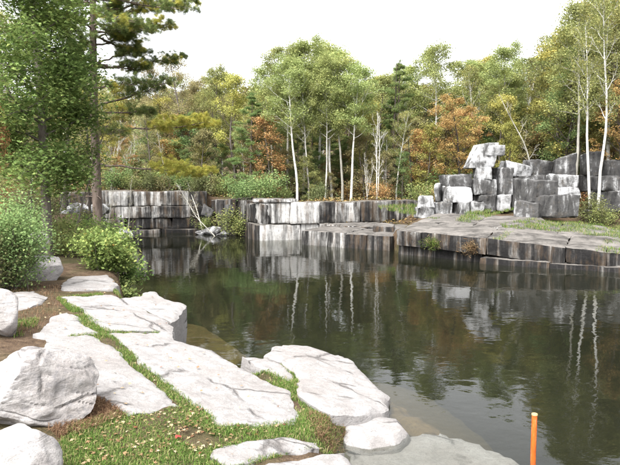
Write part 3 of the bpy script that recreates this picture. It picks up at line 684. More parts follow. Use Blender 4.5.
# ------------------------------------------------------------------ trees
def bez(p, dirv, length, n, curve, rng, wob=.08):
    """polyline from p along dirv bending by curve (added to the direction)"""
    P = [np.array(p, float)]; d_ = np.array(dirv, float); d_ /= np.linalg.norm(d_)
    for i in range(n):
        d_ = d_ + np.asarray(curve) / n + rng.normal(size=3) * wob; d_ /= np.linalg.norm(d_); P.append(P[-1] + d_ * length / n)
    return np.array(P)
def tree_proto(seed, H, r0, z0, nlimb, reach, angle, leaf, lsize, nleaf, bark, shape='rhomb', crad=.5, nsub=3, lean=(0, 0), wob=.05, prof='dome', flat=.7, stems=1, droop=0.0, up=.5, topbare=0.0, twigs=0):
    rng = np.random.default_rng(seed); T = Tubes(); C = []; Wt = []
    for st in range(stems):
        az0 = rng.uniform(0, 6.28); ln = np.array([lean[0] + (math.cos(az0) * .13 if stems > 1 else 0), lean[1] + (math.sin(az0) * .13 if stems > 1 else 0), 1])
        Hs = H * (1 if st == 0 else rng.uniform(.7, .95)); n = 12
        tr = bez((rng.uniform(-.1, .1) * (stems > 1), rng.uniform(-.1, .1) * (stems > 1), -.3), ln, Hs + .3, n, (0, 0, .12), rng, wob)
        tt = np.linspace(0, 1, n + 1); rad = r0 * (1 - tt) ** .8 * (.8 if st else 1) + .012; rad[0] *= 1.35; T.add(tr, rad, 8)
        def pt(t): return np.array([np.interp(t, tt, tr[:, k]) for k in range(3)])
        for i in range(nlimb):
            f = (i + rng.uniform(0, .8)) / nlimb; t = z0 + (0.985 - z0) * f
            if prof == 'dome': Lr = reach * (math.sin(math.pi * min(1, .18 + .76 * f)) ** .7)
            elif prof == 'cone': Lr = reach * (1 - f) ** .8 + .25
            else: Lr = reach * (1 - .55 * f)
            Lr *= rng.uniform(.7, 1.2); az = i * 2.4 + rng.uniform(-.5, .5) + st
            a_ = angle + rng.uniform(-.2, .2) + (f * .35 if prof != 'cone' else 0)
            dv_ = (math.cos(az) * math.cos(a_), math.sin(az) * math.cos(a_), math.sin(a_))
            lp = bez(pt(t), dv_, Lr, 5, (0, 0, .45 if prof != 'cone' else -droop), rng, .09)
            rr = max(.012, np.interp(t, tt, rad) * .42); T.add(lp, np.linspace(rr, .008, 6), 5)
            for j in range(nsub):
                s_ = rng.uniform(.3, .95); b0 = np.array([np.interp(s_ * 5, range(6), lp[:, k]) for k in range(3)])
                sd_ = np.array(dv_) + rng.normal(size=3) * (.7 if prof != 'cone' else .45) * np.array([1, 1, .6 if prof != 'cone' else .2])
                sp = bez(b0, sd_, Lr * rng.uniform(.3, .5), 3, (0, 0, .25 if prof != 'cone' else 0), rng, .12); T.add(sp, np.linspace(rr * .5, .005, 4), 4)
                C.append(sp[-1]); Wt.append(1); C.append(sp[2]); Wt.append(.6)
                for _ in range(twigs):
                    k0 = sp[rng.integers(1, 4)]; tw = bez(k0, rng.normal(size=3) + [0, 0, .6], Lr * .25, 2, (0, 0, .2), rng, .1); T.add(tw, [.007, .005, .003], 3)
            C.append(lp[-1]); Wt.append(1)
            if prof == 'cone': C.append(lp[3]); Wt.append(.8)
        C.append(tr[-1]); Wt.append(1)
    C = np.array(C); Wt = np.array(Wt) * rng.uniform(.25, 1.6, len(Wt)); Wt /= Wt.sum()
    if topbare: m = C[:, 2] > H * (1 - topbare); Wt = np.where(m, Wt * .12, Wt); Wt /= Wt.sum()
    ci = rng.choice(len(C), nleaf, p=Wt); g = rng.normal(size=(nleaf, 3)); g /= np.linalg.norm(g, axis=1)[:, None]
    P = C[ci] + g * (rng.uniform(0, 1, nleaf) ** .45)[:, None] * crad * np.array([1, 1, flat]) * rng.uniform(.6, 1.25, len(C))[ci][:, None]
    vc = rng.uniform(0, 1, len(C))[ci]; v = np.clip(.5 * vc + .5 * rng.uniform(0, 1, nleaf), 0, 1)
    tm = T.mesh('trunk', bark); cm = leaf_mesh('crown', P, lsize, rng, leaf, shape, up, v) if nleaf else None
    top = float(P[:, 2].max()) if nleaf else H
    return dict(trunk=tm, crown=cm, H=top)
PR = {}
for i in range(3):
    PR['poplar%d' % i] = tree_proto(100 + i, 13, .115, .5, 24, 2.6, .42, L['poplar'], .135, 17000, M['birch'] if i != 2 else M['paletrunk'], crad=.72, nsub=4, wob=.03)
    PR['olive%d' % i] = tree_proto(110 + i, 12, .15, .28, 24, 2.6, .55, L['olive'], .13, 12500, M['bark'], crad=.6, nsub=4, wob=.045, twigs=1)
    PR['tan%d' % i] = tree_proto(120 + i, 12, .14, .22, 24, 2.4, .6, L['tan'], .125, 10500, M['bark'], crad=.6, nsub=4, wob=.05, twigs=2)
for i in range(2):
    PR['orange%d' % i] = tree_proto(130 + i, 8, .11, .2, 20, 2.3, .4, L['orange'], .125, 7500, M['darkbark'], crad=.5, nsub=4, flat=.5)
    PR['yellow%d' % i] = tree_proto(135 + i, 10, .12, .25, 20, 2.1, .5, L['yellow'], .13, 11500, M['bark'], crad=.55, nsub=4)
    PR['green%d' % i] = tree_proto(140 + i, 11, .14, .2, 26, 2.5, .45, L['green'], .13, 15000, M['darkbark'], crad=.6, nsub=4)
    PR['pine%d' % i] = tree_proto(150 + i, 13, .17, .12, 44, 2.9, .05, L['pine'], .28, 16000, M['pinebark'], 'needle', crad=.42, nsub=4, prof='cone', flat=.4, droop=-.15, wob=.015)
    PR['bare%d' % i] = tree_proto(160 + i, 9, .075, .25, 12, 1.6, .75, L['tan'], .09, 500, M['birch'], crad=.5, nsub=4, wob=.05, twigs=2, stems=2 + i)
    PR['birch%d' % i] = tree_proto(165 + i, 12, .11, .45, 16, 1.9, .6, L['olive'], .12, 5500, M['birch'], crad=.6, nsub=4, wob=.045, twigs=1)
    PR['snag%d' % i] = tree_proto(170 + i, 11, .13, .3, 16, 1.1, .35, L['tan'], .09, 250, M['darkbark'], crad=.5, nsub=2, wob=.03, twigs=1)
for i in range(2):
    PR['sap%d' % i] = tree_proto(180 + i, 6, .045, .25, 12, 1.1, .6, L['olive'], .09, 900, M['bark'], crad=.45, nsub=3, wob=.05, twigs=1)
    PR['whip%d' % i] = tree_proto(185 + i, 7, .05, .35, 9, 1.0, .8, L['tan'], .08, 200, M['paletrunk'], crad=.45, nsub=3, wob=.06, twigs=2, lean=(.15, 0))
for i, (lf_, nm_) in enumerate([('olive', 'olive'), ('yellow', 'yellow'), ('green', 'green'), ('tan', 'tan'), ('orange', 'orange')]):
    PR['under%d' % i] = tree_proto(200 + i, 6, .05, .06, 22, 1.5, .5, L[lf_], .125, 5500, M['bark'], crad=.5, nsub=3, wob=.05, twigs=1)
CATN = {'under': ('young_tree', 'tree'), 'poplar': ('poplar_tree', 'tree'), 'olive': ('hardwood_tree', 'tree'), 'tan': ('autumn_tree', 'tree'), 'orange': ('maple_tree', 'tree'), 'yellow': ('autumn_tree', 'tree'), 'green': ('leafy_tree', 'tree'),
        'pine': ('pine_tree', 'tree'), 'bare': ('birch_tree', 'tree'), 'birch': ('birch_tree', 'tree'), 'snag': ('dead_tree', 'tree'), 'sap': ('sapling', 'tree'), 'whip': ('sapling', 'tree')}
def put_tree(kind, i, px, Y, top, label, group=None, wide=1.0, rotz=None, lean=0.0, base=None):
    pr = PR[kind + str(i)]; x = x_at(px, Y); z = ground_at(x, Y) if base is None else base
    H = at_y(px, top, Y).z - z; s = H / pr['H']; nm = CATN[kind][0]
    root = obj(nm, None, None, (x, Y, z - .05), (0, lean, random.uniform(0, 6.28) if rotz is None else rotz)); root.scale = (s * wide, s * wide, s); root.rotation_mode = 'ZYX'
    obj('trunk', pr['trunk'], root)
    if pr['crown'] is not None: obj('crown', pr['crown'], root)
    tag(root, label, CATN[kind][1], group); return root
# --- trees one can point at
G1 = 'pale poplars above the streaked wall'
for a in [('poplar', 0, 297, 38.5, 50, 'white-trunked poplar at the left end of the tall pale poplar clump'), ('poplar', 1, 286, 41, 42, 'poplar standing behind the left end of the pale poplar clump'),
          ('poplar', 2, 303, 41.5, 36, 'tall poplar with a grey-white trunk, third from the left in the poplar clump'), ('poplar', 0, 318, 43.5, 34, 'tallest poplar in the middle of the pale poplar clump'),
          ('poplar', 1, 332, 40.5, 46, 'poplar with twin pale trunks in the right half of the clump'), ('poplar', 2, 342, 39.5, 52, 'slim white-trunked poplar, second from the right of the clump'),
          ('poplar', 0, 351, 38.6, 56, 'white-trunked poplar with a dark foot at the right end of the clump'), ('poplar', 2, 272, 44, 62, 'rounded poplar behind and left of the pale poplar clump')]:
    put_tree(*a[:5], a[5], G1, wide=1.05 if a[2] != 318 else 1.2)
put_tree('poplar', 1, 325, 39.4, 60, 'slender white-trunked poplar in front of the clump centre', G1, wide=.75)
put_tree('poplar', 0, 309, 39.2, 64, 'slender poplar in front of the clump, left of its centre', G1, wide=.75)
put_tree('bare', 0, 377, 37.6, 108, 'bare white forked birch standing alone right of the poplars', wide=.7, rotz=.4)
put_tree('bare', 1, 367, 38.2, 150, 'short bare white birch stem leaning beside the forked birch', wide=.5)
put_tree('snag', 0, 411, 40, 104, 'dark bare dead trunk left of the orange maple')
put_tree('snag', 1, 391, 43, 58, 'tall thin half-bare tree with bare top twigs right of the poplars')
put_tree('pine', 0, 396, 44, 60, 'dark green conifer behind the tall half-bare tree', wide=.8)
put_tree('orange', 0, 459, 37.5, 92, 'bright orange maple behind the left of the block pile')
put_tree('orange', 1, 476, 39.5, 105, 'orange maple behind the topmost block of the pile')
put_tree('orange', 1, 440, 41, 118, 'smaller orange maple left of the brightest one')
put_tree('poplar', 1, 433, 45, 42, 'loose pale-crowned tree above the orange maples, left')
put_tree('poplar', 2, 502, 43, 42, 'tall pale green tree above the right of the orange maples')
put_tree('birch', 0, 468, 42, 64, 'thin white birch rising through the orange maples')
put_tree('yellow', 0, 512, 37.5, 118, 'small yellow-green tree behind the jagged white block')
put_tree('yellow', 1, 545, 42, 66, 'yellow-topped tree right of the leaning dead birch')
put_tree('whip', 0, 547, 36, 80, 'leaning dead birch stem above the block pile', lean=-.12, rotz=3.3, wide=.9)
put_tree('birch', 1, 524, 44, 52, 'hazy brown-twigged birch behind the leaning dead stem', wide=1.2)
put_tree('green', 0, 560, 35.5, 40, 'green bushy tree behind the largest dark block', wide=.9)
put_tree('pine', 1, 250, 40, 92, 'dark green conifer left of the poplar clump', wide=1.0)
put_tree('yellow', 0, 238, 43, 70, 'yellow-green tree left of the dark conifer')
put_tree('tan', 0, 190, 44, 54, 'tan-leaved tree with the highest crown left of the poplars')
put_tree('tan', 1, 168, 46, 60, 'tan-leaved tree next to the yellowing pine boughs')
put_tree('olive', 2, 213, 45, 62, 'olive tree between the highest tan crown and the yellow-green tree')
put_tree('bare', 1, 136, 44, 112, 'cluster of bare white birch stems above the left wall', wide=1.0)
put_tree('whip', 1, 172, 39.5, 128, 'pale leaning bare sapling above the right part of the left wall', lean=-.1)
put_tree('whip', 0, 203, 36.9, 176, 'thin white birch leaning left out of the corner rocks', lean=-.25, base=.1, rotz=2.6, wide=1.3)
put_tree('whip', 1, 213, 35.3, 168, 'forked white stem leaning over the water in the corner', lean=-.5, base=.15, rotz=3.14, wide=1.0)
put_tree('whip', 0, 127, 36.2, 172, 'thin white birch before the left quarry wall', lean=.03, base=.0, wide=.7)
# right birches in front of the pile
put_tree('birch', 0, 592, 29.2, -6, 'left one of the two white birch trunks rising from the blocks', rotz=1.0, lean=-.04, wide=.72)
put_tree('birch', 1, 598, 28.3, -14, 'right one of the two white birch trunks rising from the blocks', rotz=2.4, lean=.02, wide=.72)
put_tree('poplar', 2, 575, 33.5, -4, 'tall green leafy tree behind the largest dark block at the right', wide=.9)
put_tree('olive', 1, 625, 34, 5, 'tall olive tree at the right picture edge')
put_tree('poplar', 0, 606, 35, -20, 'tall pale green tree right behind the two birch trunks', wide=1.1)
put_tree('yellow', 1, 588, 36, 20, 'tall yellow-green tree between the largest dark block and the birches', wide=1.1)
put_tree('olive', 0, 560, 39, 30, 'olive tree behind the green bushy tree at the right', wide=1.0)
put_tree('poplar', 1, 405, 47, 62, 'pale tree between the half-bare tree and the orange maples', wide=1.1)
put_tree('olive', 2, 376, 46, 70, 'olive tree behind the lone forked birch', wide=1.2)
put_tree('poplar', 1, 480, 46, 58, 'pale green tree behind the topmost block, tall', wide=1.2)
put_tree('olive', 1, 455, 47, 58, 'olive tree towering behind the bright orange maple', wide=1.2)
put_tree('olive', 2, 600, 38, -16, 'tall olive tree behind the two birches, highest at the right', wide=1.2)
put_tree('yellow', 0, 618, 37, -8, 'yellow-green tree at the right edge behind the birches', wide=1.2)
put_tree('poplar', 0, 572, 40, 18, 'pale tree left behind the two birches', wide=1.1)
put_tree('poplar', 2, 532, 46, 52, 'pale tree behind the hazy brown-twigged birch', wide=1.2)
# --- the rest of the wood
ZK = {'l': ['tan', 'olive', 'yellow', 'olive', 'bare', 'green', 'yellow', 'orange', 'birch', 'tan'], 'm': ['olive', 'yellow', 'green', 'poplar', 'birch', 'olive', 'birch', 'pine', 'orange', 'poplar'],
      'r': ['olive', 'poplar', 'birch', 'snag', 'poplar', 'tan', 'green', 'yellow', 'orange']}
TXT = {'tan': 'tan autumn tree', 'olive': 'olive-brown tree', 'bare': 'bare pale birch', 'green': 'dark leafy tree',
       'yellow': 'yellowish tree', 'pine': 'dark conifer', 'birch': 'thin birch', 'poplar': 'pale green poplar',
       'snag': 'dark dead trunk', 'orange': 'orange tree'}
LM = [(-400, 'past the left edge'), (0, 'behind the leafy maple'), (60, 'behind the pine trunk'), (112, 'above the left quarry wall'), (150, 'behind the yellowing pine boughs'), (190, 'above the dark wall corner'), (235, 'behind the dark conifer'),
      (270, 'behind the poplar clump, left half'), (315, 'behind the poplar clump, right half'), (360, 'behind the lone forked birch'), (395, 'behind the dark dead trunk'), (425, 'behind the left orange maple'), (455, 'behind the brightest orange maple'),
      (490, 'behind the topmost snouted block'), (520, 'behind the jagged white block'), (550, 'behind the largest dark block'), (585, 'behind the two birch trunks'), (615, 'right of the birches'), (660, 'past the right edge')]
def where(px, Y):
    a = [t for p_, t in LM if px >= p_][-1]; return ('in the front row ' if Y < 43 else 'midway in the wood ' if Y < 52 else 'deep in the wood ' if Y < 60 else 'farthest back ') + a
rt = np.random.default_rng(21); seen = []
def fill(n, Ya, Yb, pa, pb, topf):
    k = 0; tries = 0
    while k < n and tries < 4000:
        tries += 1; px = rt.uniform(pa, pb); Y = rt.uniform(Ya, Yb); x = x_at(px, Y)
        if any((x - a) ** 2 + (Y - b_) ** 2 < 1.5 for a, b_ in seen): continue
        if poly_sd(np.array([[x, Y]]), POND)[0] < 2.0 or (x > 4 and Y < 31 and x < 26): continue
        seen.append((x, Y)); z = 'l' if px < 240 else ('m' if px < 425 else 'r'); kd = ZK[z][rt.integers(len(ZK[z]))]
        if px < -20 or px > 640: kd = ['olive', 'green', 'tan'][k % 3]
        i = rt.integers(3 if kd in ('poplar', 'olive', 'tan') else 2)
        top = topf(px) + rt.uniform(0, 42) + (45 if kd == 'orange' else 0) + (25 if kd in ('bare', 'green') else 0)
        put_tree(kd, i, px, Y, top, TXT[kd] + ' ' + where(px, Y), TXT[kd] + 's of the wood round the pond', wide=rt.uniform(.85, 1.15)); k += 1
UN = ['olive young tree', 'yellow-green young tree', 'green young tree', 'tan young tree', 'orange young tree']
def understory(n):
    k = 0
    while k < n:
        px = rt.uniform(105, 618); Y = rt.uniform(38.5, 47); x = x_at(px, Y)
        if any((x - a) ** 2 + (Y - b_) ** 2 < .8 for a, b_ in seen): continue
        if poly_sd(np.array([[x, Y]]), POND)[0] < 2.5: continue
        seen.append((x, Y)); i = int(rt.choice([0, 0, 1, 2, 2, 3, 4] if px > 250 else [0, 1, 1, 2, 3, 3, 4])); mid = 275 < px < 362; i = int(rt.choice([3, 4, 0])) if mid else i
        put_tree('under', i, px, Y, rt.uniform(145, 172) if mid else rt.uniform(105, 160), UN[i] + ' ' + where(px, Y), UN[i] + 's under the taller wood', wide=rt.uniform(.9, 1.3)); k += 1
skyline = lambda px: float(np.interp(px, [-200, 0, 140, 190, 230, 265, 320, 365, 400, 430, 500, 545, 580, 620, 800], [20, 50, 74, 58, 78, 70, 66, 72, 66, 55, 50, 62, 20, 0, 0]))
fill(46, 40, 47, 100, 620, lambda p: skyline(p) + 22)
fill(78, 47, 58, 60, 640, skyline)
fill(54, 58, 74, 60, 640, skyline)
understory(62)
fill(14, 36, 52, -60, 100, skyline); fill(14, 30, 46, 625, 760, skyline)
fill(10, 20, 36, -190, -30, lambda p: 0); fill(8, 16, 28, 690, 900, lambda p: -40)

# --- shrubs and undergrowth
def shrub_proto(seed, w, h, leaf, n, ls, nst=14, shape='rhomb'):
    rng = np.random.default_rng(seed); T = Tubes(); C = []
    for i in range(nst):
        az = rng.uniform(0, 6.28); a_ = rng.uniform(.5, 1.4); ln = h * rng.uniform(.6, 1.0)
        sp = bez((rng.normal() * w * .15, rng.normal() * w * .15, -.1), (math.cos(az) * math.cos(a_) * w / h, math.sin(az) * math.cos(a_) * w / h, math.sin(a_)), ln, 5, (0, 0, .1), rng, .1)
        T.add(sp, np.linspace(.012, .004, 6), 4); C += [sp[2], sp[3], sp[4], sp[5], sp[5]]
    C = np.array(C); ci = rng.integers(0, len(C), n); P = C[ci] + rng.normal(size=(n, 3)) * np.array([w, w, h * .8]) * .13; P[:, 2] = np.maximum(P[:, 2], .02)
    v = np.clip(.5 * rng.uniform(0, 1, len(C))[ci] + .5 * rng.uniform(0, 1, n), 0, 1)
    return dict(trunk=T.mesh('stems', M['bark']), crown=leaf_mesh('foliage', P, ls, rng, leaf, shape, .5, v), H=h)
SH = {'green': shrub_proto(1, 1.3, 1.5, L['shrub'], 2600, .09), 'lime': shrub_proto(2, 1.2, 1.4, L['limeshrub'], 2200, .09), 'orange': shrub_proto(3, 1.2, 1.2, L['orange'], 1600, .08),
      'tan': shrub_proto(4, 1.3, 1.3, L['tan'], 1300, .08), 'dark': shrub_proto(5, 1.4, 1.6, L['green'], 3000, .10)}
def put_shrub(kind, px, Y, s, label, group=None, base=None, sq=1.0, x=None, name='shrub'):
    pr = SH[kind]; x = x_at(px, Y) if x is None else x; z = ground_at(x, Y) if base is None else base
    root = obj(name, None, None, (x, Y, z), (0, 0, random.uniform(0, 6.28))); root.scale = (s * sq, s * sq, s)
    obj('stems', pr['trunk'], root); obj('foliage', pr['crown'], root); tag(root, label, 'shrub', group)
put_shrub('lime', 232, 35.6, 1.25, 'bright green bush at the waterline in the wall corner', base=.05)
put_shrub('lime', 204, 37.2, .7, 'small lime bush above the rocks in the wall corner', base=.2)
put_shrub('dark', 262, 36, 1.2, 'dark rounded bush above the left end of the white wall')
put_shrub('green', 594, 28.4, 1.0, 'green bush at the foot of the two birch trunks')
put_shrub('lime', 600, 27.9, .75, 'low lime bush before the right birch trunk')
put_shrub('green', 320, 37.5, 1.0, 'green bush among the poplar trunks')
put_shrub('lime', 425, 36, 1.0, 'lime green bush left of the block pile')
put_shrub('lime', 285, 37, .7, 'low yellow-green bush above the white wall')
for i, (kd, px, Y, sc, lab) in enumerate([('dark', 112, 38.6, 1.0, 'dark bush hanging over the top of the left quarry wall, left end'), ('lime', 128, 38.4, .8, 'lime bush on the brink of the left quarry wall'), ('green', 150, 38.6, .9, 'green bush on the brink of the left quarry wall, middle'),
        ('tan', 166, 38.7, .9, 'brown bush on the brink of the left quarry wall'), ('dark', 182, 38.9, 1.1, 'dark bush on the brink of the left quarry wall, right end'), ('green', 200, 38.6, 1.1, 'green bush over the corner of the far walls'), ('tan', 218, 37.9, 1.0, 'brown bush on top of the dark wall corner'), ('dark', 240, 37.0, 1.1, 'dark bush above the side of the white streaked wall')]):
    put_shrub(kd, px, Y, sc, lab)
ru = np.random.default_rng(9)
for kd, n, txt in [('green', 12, 'green shrub'), ('tan', 24, 'tan shrub'), ('orange', 15, 'orange shrub'), ('lime', 8, 'yellowish shrub'), ('dark', 12, 'dark green shrub')]:
    for _ in range(n):
        px = ru.uniform(95, 600); Y = ru.uniform(36.5, 46) if px < 430 else ru.uniform(34.5, 44); Y = max(Y, 40) if px < 250 else Y
        put_shrub(kd, px, Y, ru.uniform(.7, 1.5), txt + ' ' + where(px, Y), txt)

# ------------------------------------------------------------------ left bank: maple, pine, saplings, bushes
def fg_maple():
    rng = np.random.default_rng(77); Y = 16.0; x = x_at(45, Y); z = ground_at(x, Y)
    root = obj('maple_tree', None, None, (x, Y, z - .05)); tag(root, 'dense green maple with a grey trunk at the left', 'tree')
    T = Tubes(); tr = bez((0, 0, -.2), (.02, 0, 1), 10.5, 14, (.02, 0, .1), rng, .025); tt = np.linspace(0, 1, 15)
    rad = .12 * (1 - tt) ** .7 + .015; rad[0] *= 1.5; T.add(tr, rad, 10); C = []; W = []
    for i in range(54):
        f = (i + rng.uniform(0, 1)) / 54; t = .2 + .78 * f; az = i * 2.4 + rng.uniform(-.4, .4); p = np.array([np.interp(t, tt, tr[:, k]) for k in range(3)])
        Lr = 2.5 * math.sin(math.pi * (.25 + .6 * f)) * rng.uniform(.6, 1.1); a_ = rng.uniform(-.1, .5)
        if math.cos(az) > .5: Lr *= .62
        lp = bez(p, (math.cos(az) * math.cos(a_), math.sin(az) * math.cos(a_), math.sin(a_)), Lr, 6, (0, 0, .1), rng, .1); T.add(lp, np.linspace(.035, .008, 7), 5)
        for j in range(5):
            b0 = lp[rng.integers(2, 7)]; sp = bez(b0, (lp[-1] - lp[0]) / Lr + rng.normal(size=3) * .6, Lr * rng.uniform(.2, .4), 3, (0, 0, -.1), rng, .1); T.add(sp, [.012, .01, .008, .004], 4); C += [sp[-1], sp[2], b0]; W += [1, .8, .4]
    C = np.array(C); W = np.array(W) * rng.uniform(.3, 1.5, len(W)); W /= W.sum(); N = 56000; ci = rng.choice(len(C), N, p=W)
    P = C[ci] + rng.normal(size=(N, 3)) * np.array([.3, .3, .2]); vc = rng.uniform(0, 1, len(C)); v = np.clip(.55 * vc[ci] + .4 * rng.uniform(0, 1, N), 0, .97)
    obj('trunk', T.mesh('trunk', M['bark']), root); obj('crown', leaf_mesh('crown', P, .105, rng, L['maple'], 'maple', .8, v), root)
fg_maple()
def fg_pine():
    rng = np.random.default_rng(78); Y = 22.0; x = x_at(97, Y); z = ground_at(x, Y)
    root = obj('pine_tree', None, None, (x, Y, z - .05)); tag(root, 'tall white pine with long yellowing boughs over the water', 'tree')
    T = Tubes(); tr = bez((0, 0, -.2), (.0, 0, 1), 13.5, 14, (.01, 0, .05), rng, .008); tt = np.linspace(0, 1, 15); rad = .185 * (1 - .62 * tt) ; rad[0] *= 1.35; T.add(tr, rad, 12)
    o = np.array([x, Y, z - .05])
    def pt(zz): t = np.clip(np.interp(zz, tr[:, 2], tt), 0, 1); return np.array([np.interp(t, tt, tr[:, k]) for k in range(3)])
    Pg = []; Py = []; Ag = []; Ay = []
    # limbs: start height from trunk pixel y, end pixel, plume start fraction, yellowness
    limbs = [((97, 128), (205, 122), -.6, .42, 1.0, 1150), ((97, 163), (203, 171), -.4, .42, 1.0, 1150), ((97, 60), (138, 46), .3, .35, .2, 420), ((97, 66), (176, 58), 1.5, .3, .15, 620),
             ((97, 108), (165, 84), -.8, .3, .05, 520), ((97, 108), (150, 112), 1.5, .4, .05, 380), ((97, 20), (168, 24), -.6, .35, .45, 620), ((97, 10), (200, -2), .8, .3, .2, 800), ((97, 34), (140, 52), 1.2, .3, .35, 420),
             ((97, -10), (185, 6), -.8, .3, .25, 700), ((97, -25), (150, -20), .6, .3, .2, 500), ((97, 118), (55, 100), .5, .4, .1, 300), ((97, 80), (40, 60), 1.0, .4, .1, 300), ((97, 20), (40, 20), .5, .3, .2, 500),
             ((97, 40), (70, 30), -2.0, .3, .1, 400), ((97, 5), (130, 20), -2.4, .3, .2, 420), ((97, 130), (118, 128), -2.0, .4, .1, 220), ((97, 150), (80, 175), 1.5, .9, 0, 30), ((97, 72), (60, 90), -1.5, .4, .1, 260)]
    for k in range(26):
        yy_ = rng.uniform(-40, 118); pxe = 97 + rng.choice([-1, 1]) * rng.uniform(12, 48); limbs.append(((97, yy_), (pxe, yy_ - rng.uniform(-6, 10)), rng.uniform(-1.6, 1.6), .25, .12, int(rng.uniform(260, 420))))
    for (a, e, dy, ps, ye, n) in limbs:
        p0 = pt(at_y(a[0], a[1], Y).z - o[2]); pe = np.array(at_y(e[0], e[1], Y + dy)[:]) - o
        m = (p0 + pe) / 2 + [0, 0, -.25 + rng.normal() * .1]; s = np.linspace(0, 1, 9)[:, None]; lp = (1 - s) ** 2 * p0 + 2 * s * (1 - s) * m + s ** 2 * pe
        lp[1:-1] += rng.normal(size=(7, 3)) * .04; T.add(lp, np.linspace(.045, .009, 9), 6); Lr = np.linalg.norm(pe - p0); dirn = (pe - p0) / Lr
        nt_ = int(9 + Lr * 3)
        for k in range(nt_):
            f = ps + (1 - ps) * (k + .5) / nt_; b0 = np.array([np.interp(f * 8, range(9), lp[:, q]) for q in range(3)]); sg = 1 if k % 2 else -1
            side = np.cross(dirn, [0, 0, 1.0]); dv_ = dirn * .8 + side * sg * rng.uniform(.4, 1.0) + [0, 0, rng.uniform(-.12, .3)]
            sp = bez(b0, dv_, (.55 + .2 * Lr) * (1.2 - .7 * f) * rng.uniform(.7, 1.1), 4, (0, 0, .12), rng, .08); T.add(sp, np.linspace(.012, .004, 5), 4)
            ntf = int(5 + rng.integers(0, 4)); q = max(6, int(n * 3.6 / nt_ / ntf)); tf = np.stack([np.interp(rng.uniform(.25, 1.0, ntf) * 4, range(5), sp[:, w_]) for w_ in range(3)], 1) + rng.normal(size=(ntf, 3)) * .05
            ax = rng.normal(size=(ntf * q, 3)) * .75 + dv_ / np.linalg.norm(dv_) + [0, 0, .35]; ax /= np.linalg.norm(ax, axis=1)[:, None]; pp = np.repeat(tf, q, 0) + ax * .085 + rng.normal(size=(ntf * q, 3)) * .015
            yy = rng.uniform(0, 1) < ye
            (Py if yy else Pg).append(pp); (Ay if yy else Ag).append(ax)
    # dead stubs
    for k in range(16):
        zz = rng.uniform(1.5, 8); az = rng.uniform(0, 6.28); T.add(bez(pt(zz), (math.cos(az), math.sin(az), .1), rng.uniform(.3, 1.1), 3, (0, 0, -.2), rng, .1), [.022, .017, .012, .006], 5)
    obj('trunk', T.mesh('trunk', M['pinebark']), root)
    Pg = np.concatenate(Pg); Py = np.concatenate(Py); obj('crown', leaf_mesh('crown', Pg, .17, rng, L['pine'], 'fine', .3, None, np.concatenate(Ag), .9), root)
    tag(obj('yellowing_boughs', leaf_mesh('yellowing_boughs', Py, .17, rng, L['pineyellow'], 'fine', .3, None, np.concatenate(Ay), .9), root), 'yellowing needle plumes')
fg_pine()
def fg_bush(px, Y, w, h, leaf, n, ls, label, seed, shape='rhomb', nst=26, name='bush', extra=None):
    pr = shrub_proto(seed, w, h, leaf, n, ls, nst, shape); x = x_at(px, Y); root = obj(name, None, None, (x, Y, ground_at(x, Y) - .03)); tag(root, label, 'bush')
    obj('stems', pr['trunk'], root); obj('foliage', pr['crown'], root); return root
fg_bush(6, 11.2, 1.0, 1.75, L['green'], 14000, .055, 'dark feathery green bush at the left edge', 31, nst=40)
fg_bush(-16, 10.8, .9, 1.3, L['shrub'], 5000, .055, 'second feathery bush cut by the left edge', 32, nst=30)
fg_bush(108, 14.0, .95, 1.12, L['maple'], 6500, .085, 'round green bush at the waterside before the pine', 33, nst=34)
fg_bush(122, 13.3, .42, .6, L['limeshrub'], 1600, .075, 'small lime bush with yellow leaves at the water edge', 34, nst=16)
fg_bush(121, 15.2, .6, .8, L['maple'], 2200, .08, 'small green bush at the bank edge right of the round bush', 39, nst=18).location.z = .45
fg_bush(117, 13.7, .3, .5, L['limeshrub'], 1000, .07, 'low yellow-dotted bush on the bank edge by the path slab', 40, nst=16).location.z = .5
fg_bush(66, 16.5, .9, 1.1, L['limeshrub'], 2800, .085, 'yellow-green bush between the maple and the round bush', 35, nst=22)
fg_bush(88, 18, 1.2, 1.3, L['maple'], 3200, .085, 'green bush at the foot of the pine', 36, nst=22)
fg_bush(30, 19.5, 1.6, 1.9, L['shrub'], 4200, .08, 'tall loose bush behind the maple trunk', 37, nst=26)
fg_bush(0, 21, 1.8, 2.6, L['olive'], 4200, .09, 'olive bush at the far left behind the maple', 38, nst=26)
put_tree('orange', 0, -14, 14.6, 88, 'orange-leaved young tree at the left edge before the maple', wide=.55)
put_tree('tan', 1, 25, 27, 20, 'tan tree filling the gap behind the maple', wide=1.0)
put_tree('olive', 0, -15, 24, 0, 'olive tree at the left edge behind the maple', wide=1.1)
put_tree('olive', 2, 62, 31, 40, 'olive tree between the maple and the pine', wide=1.0)
put_tree('sap', 0, 69, 17.5, 110, 'slanted brown sapling between the maple and the pine', lean=.1, wide=.9)
put_tree('sap', 1, 30, 18.5, 105, 'thin sapling left of the maple trunk', lean=.05)
put_tree('snag', 0, 92, 27, 30, 'thin dark trunk right behind the pine', wide=.55)
for i, (px, top, ln) in enumerate([(60, 170, -.1), (72, 178, .22), (80, 165, .18), (104, 180, .1)]):
    put_tree('whip', i % 2, px, 27 + i * .6, top, ['thin white birch stem left of the leaning saplings', 'white birch stem leaning right behind the yellow-green bush', 'pale birch stem just left of the pine trunk', 'pale thin birch stem just right of the pine trunk'][i], lean=ln, wide=.8)

